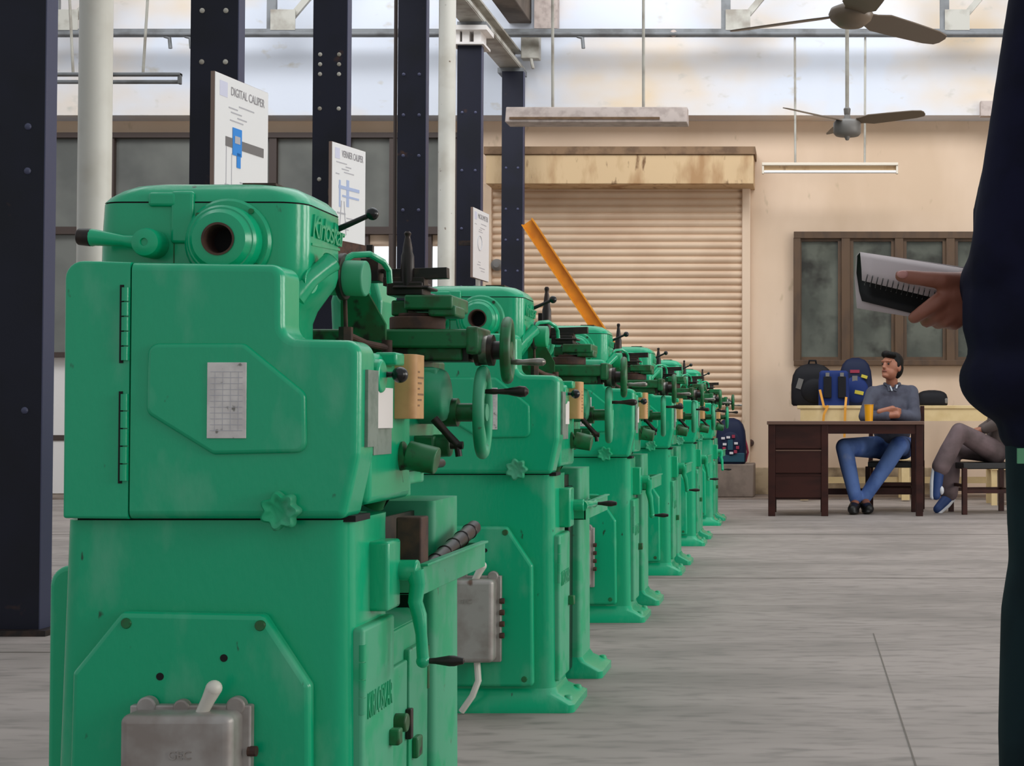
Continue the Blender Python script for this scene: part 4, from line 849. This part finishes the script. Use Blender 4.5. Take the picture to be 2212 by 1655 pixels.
b = MB(); b.sph((0, -0.08, h * 0.33), (wd * 0.4, 0.05, h * 0.3)); b.build('front_pocket', M['bag_blue'], o)
for (x, z, sx, sz, ry) in ((0.08, 0.6, 0.06, 0.03, 0.3), (0.03, 0.27, 0.085, 0.035, 0.2)): MB().obox((x, -0.128 if z < .5 else -0.118, h * z), (sx, 0.01, sz), (0, ry, 0)).build('yellow_print', M['print_yellow'], o, bevel=0.002)
MB().obox((-0.01, -0.112, h * 0.52), (0.05, 0.012, 0.09)).build('white_print', M['fan_grey'], o)
MB().obox((-0.01, -0.097, h * 0.71), (0.09, 0.01, 0.03)).build('red_print', M['print_red'], o)
o, wd, h = bag(1980, 2046, 843, 874, 14.45, 0.25, M['bag_black'], 'duffel_bag', 'low dark duffel bag on the bench right of the seated man', bl)
MB().obox((wd * 0.4, -0.1, h * 0.3), (0.05, 0.03, 0.05)).build('end_patch', M['fan_grey'], o, bevel=0.01)
base = st.bound_box[6][2] if False else at(0, 1003, 14.75).z
o, wd, h = bag(1546, 1612, 903, 1003, 14.92, 0.22, M['bag_navy'], 'backpack', 'dark teal backpack with white and red print on the concrete plinth', base)
MB().obox((0.01, -0.105, h * 0.14), (wd * 0.85, 0.02, h * 0.2)).build('base_band', M['bag_teal'], o, bevel=0.006)
b = MB(); b.sph((0.0, -0.09, h * 0.4), (wd * 0.42, 0.035, h * 0.32)); b.build('front_pocket', M['bag_navy'], o)
b = MB()
for x, z in ((-0.02, 0.58), (-0.055, 0.43), (0.055, 0.45), (0.01, 0.24), (-0.07, 0.56)): b.obox((x, -0.128, h * z), (0.035, 0.012, 0.022))
b.build('white_print', M['print_white'], o)
b = MB()
for x, z in ((0.03, 0.6), (0.07, 0.36), (-0.06, 0.34), (0.05, 0.27)): b.obox((x, -0.126, h * z), (0.03, 0.012, 0.03))
b.build('red_print', M['print_red'], o)
b = MB(); b.obox((0, -0.128, h * 0.42), (0.05, 0.012, 0.1)); b.build('teal_print', M['bag_teal'], o)
b = MB(); b.tube([(wd * 0.42, -0.02, h * 0.62), (wd * 0.52, -0.04, h * 0.4), (wd * 0.56, -0.03, h * 0.25), (wd * 0.48, 0, h * 0.05)], 0.011); b.build('shoulder_strap', M['print_red'], o)
# chairs
def chair(x, y, rz, lab, seat_h=0.415, wd=0.44):
    o = thing('wooden_chair', (x, y, 0), lab, 'chair', None, rz); dk = M['desk']; h = wd / 2
    MB().box(-h, h, -h, h, seat_h - 0.05, seat_h).build('seat', M['shoe'], o, bevel=0.008)
    for sx in (-1, 1):
        MB().box(sx * h - 0.02, sx * h + 0.02, -h - 0.01, -h + 0.03, 0, seat_h - 0.04).build('leg', dk, o, bevel=0.003)
        b = MB(); b.box(sx * h - 0.02, sx * h + 0.02, h - 0.02, h + 0.02, 0, seat_h); b.bar((sx * h, h, seat_h - 0.01), (sx * h, h + 0.07, 0.88), 0.04, 0.035, up=(1, 0, 0)); b.build('rear_leg', dk, o)
        MB().box(sx * h - 0.012, sx * h + 0.012, -h, h, 0.17, 0.2).build('stretcher', dk, o)
    for y0 in (-h, h): MB().box(-h, h, y0 - 0.012, y0 + 0.012, 0.22 if y0 < 0 else 0.17, 0.245 if y0 < 0 else 0.2).build('stretcher', dk, o)
    for z in (0.56, 0.68, 0.8): MB().box(-h, h, h + 0.02 + 0.15 * (z - 0.44), h + 0.038 + 0.15 * (z - 0.44), z, z + 0.05).build('back_slat', dk, o)
    return o
chair(0.765, 12.88, -0.1, 'dark wooden chair under the man behind the desk')
chair(1.46, 12.55, -PI / 2 + 0.15, 'dark wooden chair under the man with crossed legs')

# ================================================================== people
def face(h, c, r, yaw, pitch, skin_par, up=None):
    """eyes, brows, lips as children of the body; c head centre, r head radii"""
    m = Matrix.Translation(c) @ Matrix.Rotation(yaw, 4, 'Z') @ Matrix.Rotation(pitch, 4, 'X')
    for s in (-1, 1):
        MB().sph(m @ Vector((s * 0.031, -r[1] * 0.90, 0.012)), 0.0095, n=10).build('eye', M['eye'], h)
        MB().tube([m @ Vector((s * 0.014, -r[1] * 0.97, 0.034)), m @ Vector((s * 0.034, -r[1] * 0.94, 0.041)), m @ Vector((s * 0.052, -r[1] * 0.82, 0.034))], 0.0048, 6).build('eyebrow', M['hair'], h)
    MB().tube([m @ Vector((-0.024, -r[1] * 0.93, -0.052)), m @ Vector((0, -r[1] * 1.0, -0.05)), m @ Vector((0.024, -r[1] * 0.93, -0.052))], [0.004, 0.0065, 0.004], 8).build('mouth', M['lip'], h)
    return m
def head_blobs(c, r, yaw, pitch):
    m = Matrix.Translation(c) @ Matrix.Rotation(yaw, 4, 'Z') @ Matrix.Rotation(pitch, 4, 'X'); rot = (pitch, 0, yaw)
    rr = (m.to_3x3().to_euler())
    rt = (rr.x, rr.y, rr.z)
    f = lambda x, y, z: tuple(m @ Vector((x, y, z)))
    return [(f(0, 0, 0.02), (r[0], r[1], r[2] * 0.86), rt), (f(0, -0.02, -0.045), (r[0] * 0.8, r[1] * 0.78, r[2] * 0.55), rt), (f(0, -r[1] * 0.72, -0.085), (0.032, 0.026, 0.022), rt),
            (f(0, -r[1] * 1.0, -0.008), (0.011, 0.018, 0.028), rt), (f(0, -r[1] * 1.06, -0.022), (0.016, 0.016, 0.012), rt), (f(r[0] * 0.98, 0.01, -0.005), (0.013, 0.022, 0.033), rt), (f(-r[0] * 0.98, 0.01, -0.005), (0.013, 0.022, 0.033), rt),
            (f(0, -r[1] * 0.88, 0.035), (0.055, 0.02, 0.014), rt)]
def hair(h, c, r, yaw, pitch, name='hair'):
    m = Matrix.Translation(c) @ Matrix.Rotation(yaw, 4, 'Z') @ Matrix.Rotation(pitch, 4, 'X'); e = m.to_3x3().to_euler(); rt = (e.x, e.y, e.z)
    f = lambda x, y, z: tuple(m @ Vector((x, y, z)))
    bl = [(f(0, 0.016, 0.05), (r[0] * 1.08, r[1] * 1.0, r[2] * 0.74), rt), (f(0, 0.045, 0.0), (r[0] * 1.03, r[1] * 0.72, r[2] * 0.8), rt), (f(0.02, -r[1] * 0.7, 0.092), (r[0] * 0.8, 0.04, 0.03), rt), (f(-0.03, -r[1] * 0.5, 0.1), (r[0] * 0.6, 0.05, 0.035), rt)]
    for s in (-1, 1): bl.append((f(s * r[0] * 0.93, 0.0, 0.03), (0.016, 0.022, 0.045), rt))
    return grow(name, [], bl, 0.006, M['hair'], h, 3)
# --- man behind the desk
HR = (0.076, 0.095, 0.118)
hc = at(1926, 794, 12.83); yaw = -0.72; pit = -0.2
hip = Vector((0.74, 12.92, 0.53)); neck = at(1927, 832, 12.87)
sL = at(1886, 850, 12.86); sR = at(1968, 848, 12.87)
eL = at(1868, 900, 12.78); eR = at(1976, 902, 12.78)
wL = at(1925, 898, 12.66); wR = at(1900, 890, 12.69)
kL = at(1824, 966, 12.5); kR = at(1941, 962, 12.47); aL = at(1848, 1082, 12.44); aR = at(1868, 1080, 12.5)
hL = hip + Vector((-0.09, 0, 0)); hR_ = hip + Vector((0.09, 0, 0))
chest = Vector((0.725, 12.89, 0.9))
man = grow('person', [
    [(*hip, 0.10), (*(hip + Vector((0, 0, 0.2))), 0.10), (*chest, 0.11), (*neck, 0.05), (*(hc + Vector((0.0, 0.02, -0.06))), 0.05)],
    [(*chest, 0.09), (*sL, 0.05), (*eL, 0.037), (*wL, 0.026)], [(*chest, 0.09), (*sR, 0.05), (*eR, 0.037), (*wR, 0.026)],
    [(*wL, 0.025), (*(wL + Vector((0.05, -0.01, 0.005))), 0.028)], [(*wR, 0.025), (*at(1928, 884, 12.68), 0.03)],
    [(*hL, 0.08), (*kL, 0.052), (*aL, 0.036)], [(*hR_, 0.08), (*kR, 0.052), (*aR, 0.036)],
    [(*aL, 0.036), (*(aL + Vector((-0.015, -0.1, -0.055))), 0.03)], [(*aR, 0.036), (*(aR + Vector((0.02, -0.11, -0.055))), 0.03)],
    ] + [[(*at(1925 + k * 2, 881 + k * 3.2, 12.66), 0.0085), (*at(1938 + k, 882 + k * 3.2, 12.65), 0.008), (*at(1946, 884 + k * 3.2, 12.67), 0.007)] for k in range(4)], head_blobs(hc, HR, yaw, pit), 0.006, M['skin'], None, 4)
tag(man, 'man in a slate shirt and blue jeans sitting with folded arms behind the desk', 'person')
face(man, hc, HR, yaw, pit, man); hair(man, hc, HR, yaw, pit)
g = 0.014
grow('shirt', [
    [(*(hip + Vector((0, 0, 0.04))), 0.125), (*(hip + Vector((0, 0, 0.2))), 0.125)],
    [(*chest, 0.11), (*sL, 0.064), (*eL, 0.054), (*(eL.lerp(wL, 0.85)), 0.042)], [(*chest, 0.11), (*sR, 0.064), (*eR, 0.054), (*(eR.lerp(wR, 0.75)), 0.042)],
    [(*sL, 0.058), (*(neck + Vector((-0.06, 0.01, -0.03))), 0.04)], [(*sR, 0.058), (*(neck + Vector((0.06, 0.01, -0.03))), 0.04)]],
    [(chest + Vector((0, 0, -0.06)), (0.19, 0.13, 0.2)), (hip + Vector((0, 0, 0.16)), (0.165, 0.13, 0.17)), (chest + Vector((0, 0, 0.08)), (0.18, 0.105, 0.08))], 0.009, M['shirt'], man, 5)
b = MB()
for s in (-1, 1): b.bar(neck + Vector((s * 0.035, -0.068, 0.0)), neck + Vector((s * 0.02 - 0.0, -0.085, -0.05)), 0.03, 0.006, up=(0, 1, 0))
b.tube([neck + Vector((math.sin(t) * 0.064, 0.0 - math.cos(t) * 0.066 , 0.012 - 0.03 * math.cos(t) ** 2 * (1 if math.cos(t) > 0 else 0))) for t in [0.5 + (2 * PI - 1.0) * i / 20 for i in range(21)]], 0.012, 8)
b.build('collar', M['shirt'], man)
b = MB(); b.bar(neck + Vector((-0.02, -0.085, -0.01)), neck + Vector((-0.005, -0.095, -0.05)), 0.012, 0.006, up=(0, 1, 0)); b.bar(neck + Vector((0.04, -0.075, 0.0)), neck + Vector((0.03, -0.09, -0.03)), 0.012, 0.006, up=(0, 1, 0)); b.build('inner_collar', M['collar'], man)
grow('jeans', [[(*hL, 0.105), (*hR_, 0.105)], [(*hL, 0.1), (*kL, 0.073), (*(kL.lerp(aL, 0.35)), 0.068), (*(aL + Vector((0, 0, 0.02))), 0.054)], [(*hR_, 0.1), (*kR, 0.073), (*(kR.lerp(aR, 0.35)), 0.068), (*(aR + Vector((0, 0, 0.02))), 0.054)]], [(hip, (0.17, 0.13, 0.1))], 0.009, M['jeans'], man, 5)
for a, dx in ((aL, -0.03), (aR, 0.03)):
    s = grow('shoe', [[(a.x, a.y + 0.02, 0.07, 0.046), (a.x + dx * 0.5, a.y - 0.07, 0.052, 0.046), (a.x + dx, a.y - 0.15, 0.044, 0.04)]], [((a.x + dx * 0.5, a.y - 0.06, 0.02), (0.046, 0.14, 0.02))], 0.008, M['shoe'], man, 3)
# --- man with crossed legs, mostly hidden
k1 = at(2072, 932, 12.3); hp1 = Vector((1.56, 12.5, 0.5)); f1 = at(2022, 1015, 12.25); t1 = at(2028, 1085, 12.2)
k2 = Vector((1.22, 12.62, 0.52)); f2 = Vector((1.19, 12.62, 0.13)); hp2 = Vector((1.56, 12.66, 0.5))
ch2 = Vector((1.64, 12.58, 0.92)); nk = Vector((1.62, 12.58, 1.12)); hc2 = Vector((1.6, 12.57, 1.24))
f1 = Vector((1.075, 12.26, at(0, 1018, 12.26).z))
s1_ = ch2 + Vector((0, -0.18, 0.12)); s2_ = ch2 + Vector((0, 0.18, 0.12)); e1_ = Vector((1.62, 12.36, 0.76)); w1_ = Vector((1.46, 12.47, 0.68)); e2_ = Vector((1.62, 12.8, 0.76)); w2_ = Vector((1.46, 12.68, 0.68))
t1 = f1 + Vector((-0.02, -0.02, -0.17))
m2 = grow('person', [[(1.62, 12.58, 0.56, 0.1), (*ch2, 0.11), (*nk, 0.05), (*hc2, 0.06)], [(*ch2, 0.08), (*s1_, 0.055), (*e1_, 0.04), (*w1_, 0.028), (1.38, 12.5, 0.66, 0.026)], [(*ch2, 0.08), (*s2_, 0.055), (*e2_, 0.04), (*w2_, 0.028), (1.38, 12.62, 0.66, 0.026)],
    [(*hp1, 0.08), (*k1, 0.052), (*f1, 0.036), (*t1, 0.026)], [(*hp2, 0.08), (*k2, 0.052), (*f2, 0.036), (*(f2 + Vector((-0.08, -0.08, -0.075))), 0.026)]], head_blobs(hc2, HR, -PI / 2, 0), 0.007, M['skin'], None, 4)
tag(m2, 'man in grey-brown trousers and blue sneakers sitting with crossed legs at right', 'person')
face(m2, hc2, HR, -PI / 2, 0, m2); hair(m2, hc2, HR, -PI / 2, 0)
grow('shirt', [[(1.62, 12.58, 0.58, 0.125), (1.63, 12.58, 0.75, 0.13)], [(*ch2, 0.1), (*s1_, 0.066), (*e1_, 0.055), (*e1_.lerp(w1_, 0.9), 0.042)], [(*ch2, 0.1), (*s2_, 0.066), (*e2_, 0.055), (*e2_.lerp(w2_, 0.9), 0.042)]], [(ch2 + Vector((0, 0, -0.06)), (0.12, 0.18, 0.2))], 0.01, M['brown_shirt'], m2, 5)
grow('trousers', [[(*hp1, 0.1), (*hp2, 0.1)], [(*hp1, 0.098), (*hp1.lerp(k1, 0.5), 0.086), (*k1, 0.07), (*k1.lerp(f1, 0.5), 0.078), (*f1.lerp(k1, 0.12), 0.076)], [(*hp2, 0.095), (*k2, 0.072), (*k2.lerp(f2, 0.5), 0.078), (*f2.lerp(k2, 0.08), 0.075)]], [], 0.009, M['trousers'], m2, 5)
for a, t, r in ((f1, t1, 0), (f2, f2 + Vector((-0.09, -0.09, -0.085)), 1)):
    d = (t - a); sh = grow('sneaker', [[(*(a + d * -0.05), 0.046), (*(a + d * 0.5), 0.044), (*(a + d * 1.15), 0.036)]], [], 0.008, M['sneaker'], m2, 3)
    n = Vector((d.z, 0, -d.x)).normalized()
    if n.z > 0: n = -n
    if r == 0: n = Vector((-0.95, -0.1, -0.1)).normalized()
    grow('sole', [[(*(a + d * -0.1 + n * 0.04), 0.02), (*(a + d * 0.5 + n * 0.042), 0.022), (*(a + d * 1.2 + n * 0.03), 0.02)]], [], 0.006, M['sole'], sh, 2)
    if r == 0: MB().sph(a + d * 0.9 + Vector((0.038, -0.012, 0)), (0.02, 0.026, 0.035)).build('toe_patch', M['sole'], sh)
# --- person at the right edge
bc = 0.475; BYY = 2.3
wr = at(2104, 650, 2.40); el = Vector((0.305, 2.27, 1.0)); sh1 = Vector((0.372, 2.31, 1.40)); sh2 = Vector((0.66, 2.31, 1.41)); el2 = Vector((0.74, 2.28, 1.1)); wr2 = Vector((0.72, 2.3, 0.86))
def A(px, py, Y): return tuple(at(px, py, Y))
fig = grow('person', [
    [(0.5, 2.31, 0.9, 0.11), (0.51, 2.31, 1.15, 0.11), (0.515, 2.31, 1.36, 0.1), (0.515, 2.32, 1.46, 0.055), (0.515, 2.34, 1.56, 0.055)],
    [(0.51, 2.31, 1.36, 0.09), (*sh1, 0.05), (*el, 0.042), (*wr, 0.03)],
    [(0.51, 2.31, 1.36, 0.09), (*sh2, 0.05), (*el2, 0.042), (*wr2, 0.03), (0.715, 2.295, 0.815, 0.03), (0.712, 2.29, 0.775, 0.027)], [(*wr2, 0.024), (0.7, 2.262, 0.8, 0.018), (0.694, 2.252, 0.765, 0.0112), (0.692, 2.25, 0.738, 0.01)],
    *[[(0.714 - 0.002 * k, 2.266 + 0.019 * k, 0.775, 0.0125), (0.709 - 0.002 * k, 2.262 + 0.02 * k, 0.732, 0.0098), (0.7 - 0.002 * k, 2.26 + 0.02 * k, 0.70 + (0.006, 0, 0.004, 0.016)[k], 0.009), (0.69, 2.26 + 0.02 * k, 0.682 + (0.008, 0, 0.005, 0.022)[k], 0.0082)] for k in range(4)],
    # palm
    [(*wr, 0.028), (*A(2078, 640, 2.375), 0.027), (*A(2052, 640, 2.365), 0.022)], [(*wr, 0.026), (*A(2075, 668, 2.375), 0.024), (*A(2050, 662, 2.365), 0.018)],
    [(*A(2085, 612, 2.38), 0.02), (*A(2055, 618, 2.362), 0.018)],
    # thumb
    [(*A(2075, 612, 2.37), 0.018), (*A(2036, 606, 2.345), 0.0135), (*A(1992, 602, 2.338), 0.0118), (*A(1962, 598, 2.337), 0.0112), (*A(1945, 596, 2.338), 0.0095)],
    # index
    [(*A(2056, 636, 2.362), 0.0165), (*A(2022, 655, 2.348), 0.0135), (*A(1994, 674, 2.345), 0.0115), (*A(1974, 687, 2.352), 0.0098)],
    # middle, ring, little finger curl below and behind
    [(*A(2060, 660, 2.365), 0.0145), (*A(2024, 682, 2.36), 0.0118), (*A(2002, 694, 2.375), 0.0105), (*A(1996, 690, 2.40), 0.0092)],
    [(*A(2072, 674, 2.368), 0.0135), (*A(2044, 694, 2.365), 0.0112), (*A(2026, 699, 2.385), 0.0098), (*A(2022, 694, 2.405), 0.0088)],
    [(*A(2084, 682, 2.372), 0.0125), (*A(2064, 700, 2.372), 0.0098), (*A(2052, 702, 2.392), 0.0088), (*A(2050, 697, 2.41), 0.008)],
    [(0.405, 2.31, 0.84, 0.075), (0.385, 2.31, 0.48, 0.052), (0.385, 2.33, 0.1, 0.04), (0.375, 2.22, 0.04, 0.03)], [(0.575, 2.31, 0.84, 0.075), (0.59, 2.31, 0.48, 0.052), (0.6, 2.33, 0.1, 0.04), (0.61, 2.22, 0.04, 0.03)]],
    head_blobs(Vector((0.515, 2.35, 1.64)), HR, PI, 0.1), 0.0038, M['skin_dark'], None, 5)
tag(fig, 'person in navy pullover and dark jeans at the right edge holding a notebook', 'person')
hair(fig, Vector((0.515, 2.35, 1.64)), HR, PI, 0.1); face(fig, Vector((0.515, 2.35, 1.64)), HR, PI, 0.1, fig)
for k in range(4): MB().sph((0.69 + 0.012 * k, 2.262, 0.72), (0.0085, 0.01, 0.035), n=8) if False else None
v = at(1950, 593, 2.328); MB().sph(v, (0.009, 0.003, 0.006), n=12).build('thumb_nail', M['nail'], fig)
wr_s = wr.lerp(el, 0.16)
def oval(cx, cy, z, rx, ry, n=40): return [Vector((cx + rx * math.copysign(abs(math.cos(t)) ** 0.85, math.cos(t)), cy + ry * math.copysign(abs(math.sin(t)) ** 0.85, math.sin(t)), z)) for t in [2 * PI * i / n for i in range(n)]]
grow('pullover', [
    [(*sh1, 0.064), (*sh1.lerp(el, 0.5), 0.063), (*el, 0.062), (*el.lerp(wr_s, 0.6), 0.05), (*wr_s, 0.036)],
    [(*sh2, 0.066), (*el2, 0.058), (*wr2.lerp(el2, 0.1), 0.044)], [(*sh1, 0.064), (0.515, 2.32, 1.45, 0.07), (*sh2, 0.064)]],
    [((0.5, 2.31, 1.24), (0.2, 0.13, 0.25)), ((0.475, 2.31, 1.06), (0.222, 0.14, 0.24)), ((0.468, 2.31, 0.93), (0.232, 0.15, 0.2)), ((0.472, 2.31, 0.83), (0.242, 0.16, 0.1)), ((0.485, 2.31, 0.75), (0.195, 0.14, 0.065))], 0.008, M['navy_knit'], fig, 8)
jn = grow('jeans', [[(0.405, 2.31, 0.82, 0.1), (0.575, 2.31, 0.82, 0.1)], [(0.40, 2.31, 0.82, 0.1), (0.392, 2.31, 0.7, 0.09), (0.385, 2.31, 0.55, 0.078), (0.375, 2.31, 0.48, 0.08), (0.37, 2.31, 0.3, 0.08), (0.368, 2.31, 0.12, 0.074), (0.37, 2.31, 0.09, 0.07)], [(0.58, 2.31, 0.82, 0.1), (0.59, 2.31, 0.48, 0.08), (0.6, 2.31, 0.12, 0.074), (0.6, 2.31, 0.09, 0.07)]], [], 0.009, M['dark_jeans'], fig, 6)
MB().obox(at(2214, 985, 2.215), (0.022, 0.01, 0.022)).build('pocket_patch', M['tag_green'], jn)
for x, dx in ((0.372, -0.01), (0.6, 0.02)):
    s = grow('shoe', [[(x, 2.35, 0.06, 0.05), (x + dx * 0.5, 2.44, 0.05, 0.048), (x + dx, 2.53, 0.042, 0.04)]], [((x + dx * 0.5, 2.43, 0.02), (0.048, 0.15, 0.02))], 0.008, M['shoe'], fig, 3)
# --- notebook in the hand
A0 = at(1858, 546, 2.372); A1 = at(2092, 582, 2.385)
N = thing('notebook', A0, 'folded spiral notebook with white pages held by the person at right', 'notebook')
def NV(px, py, Y): return at(px, py, Y) - A0
def sheet(rows, name, m, th=0.0012, par=None):
    b = MB(); vs = [[b.bm.verts.new(p) for p in r] for r in rows]
    for i in range(len(rows) - 1):
        for j in range(len(rows[0]) - 1): b.bm.faces.new((vs[i][j], vs[i][j + 1], vs[i + 1][j + 1], vs[i + 1][j]))
    o = b.build(name, m, par, angle=60); s = o.modifiers.new('t', 'SOLIDIFY'); s.thickness = th; s.offset = 0
    return o
def span(a, c, n=8): return [a.lerp(c, i / n) for i in range(n + 1)]
sheet([span(NV(1858, 545, 2.375), NV(2095, 582, 2.388)), span(NV(1859, 556, 2.366), NV(2093, 596, 2.379)), span(NV(1861, 582, 2.359), NV(2090, 630, 2.372)), span(NV(1862, 606, 2.357), NV(2086, 660, 2.37))], 'front_page', M['paper'], 0.0012, N)
sheet([span(NV(1858, 545, 2.376), NV(2095, 582, 2.389)), span(NV(1852, 552, 2.39), NV(2095, 590, 2.40)), span(NV(1850, 590, 2.405), NV(2092, 640, 2.415)), span(NV(1856, 630, 2.405), NV(2088, 690, 2.415)), span(NV(1862, 650, 2.398), NV(2084, 705, 2.408))], 'inner_cover', M['cover_black'], 0.0012, N)
sheet([span(NV(1857, 545, 2.378), NV(2096, 580, 2.391)), span(NV(1849, 554, 2.395), NV(2096, 588, 2.406)), span(NV(1846, 600, 2.411), NV(2093, 650, 2.421)), span(NV(1849, 640, 2.407), NV(2088, 690, 2.417)), span(NV(1851, 666, 2.402), NV(2084, 703, 2.412))], 'back_page', M['paper'], 0.0012, N)
b = MB()
for k in range(18):
    t = 0.04 + k * 0.05; c = NV(1862, 603, 2.356).lerp(NV(2086, 657, 2.369), t); b.torus(c, (1, 0, -0.25), 0.0085, 0.0009, 14, 5)
b.build('spiral_binding', M['black'], N)
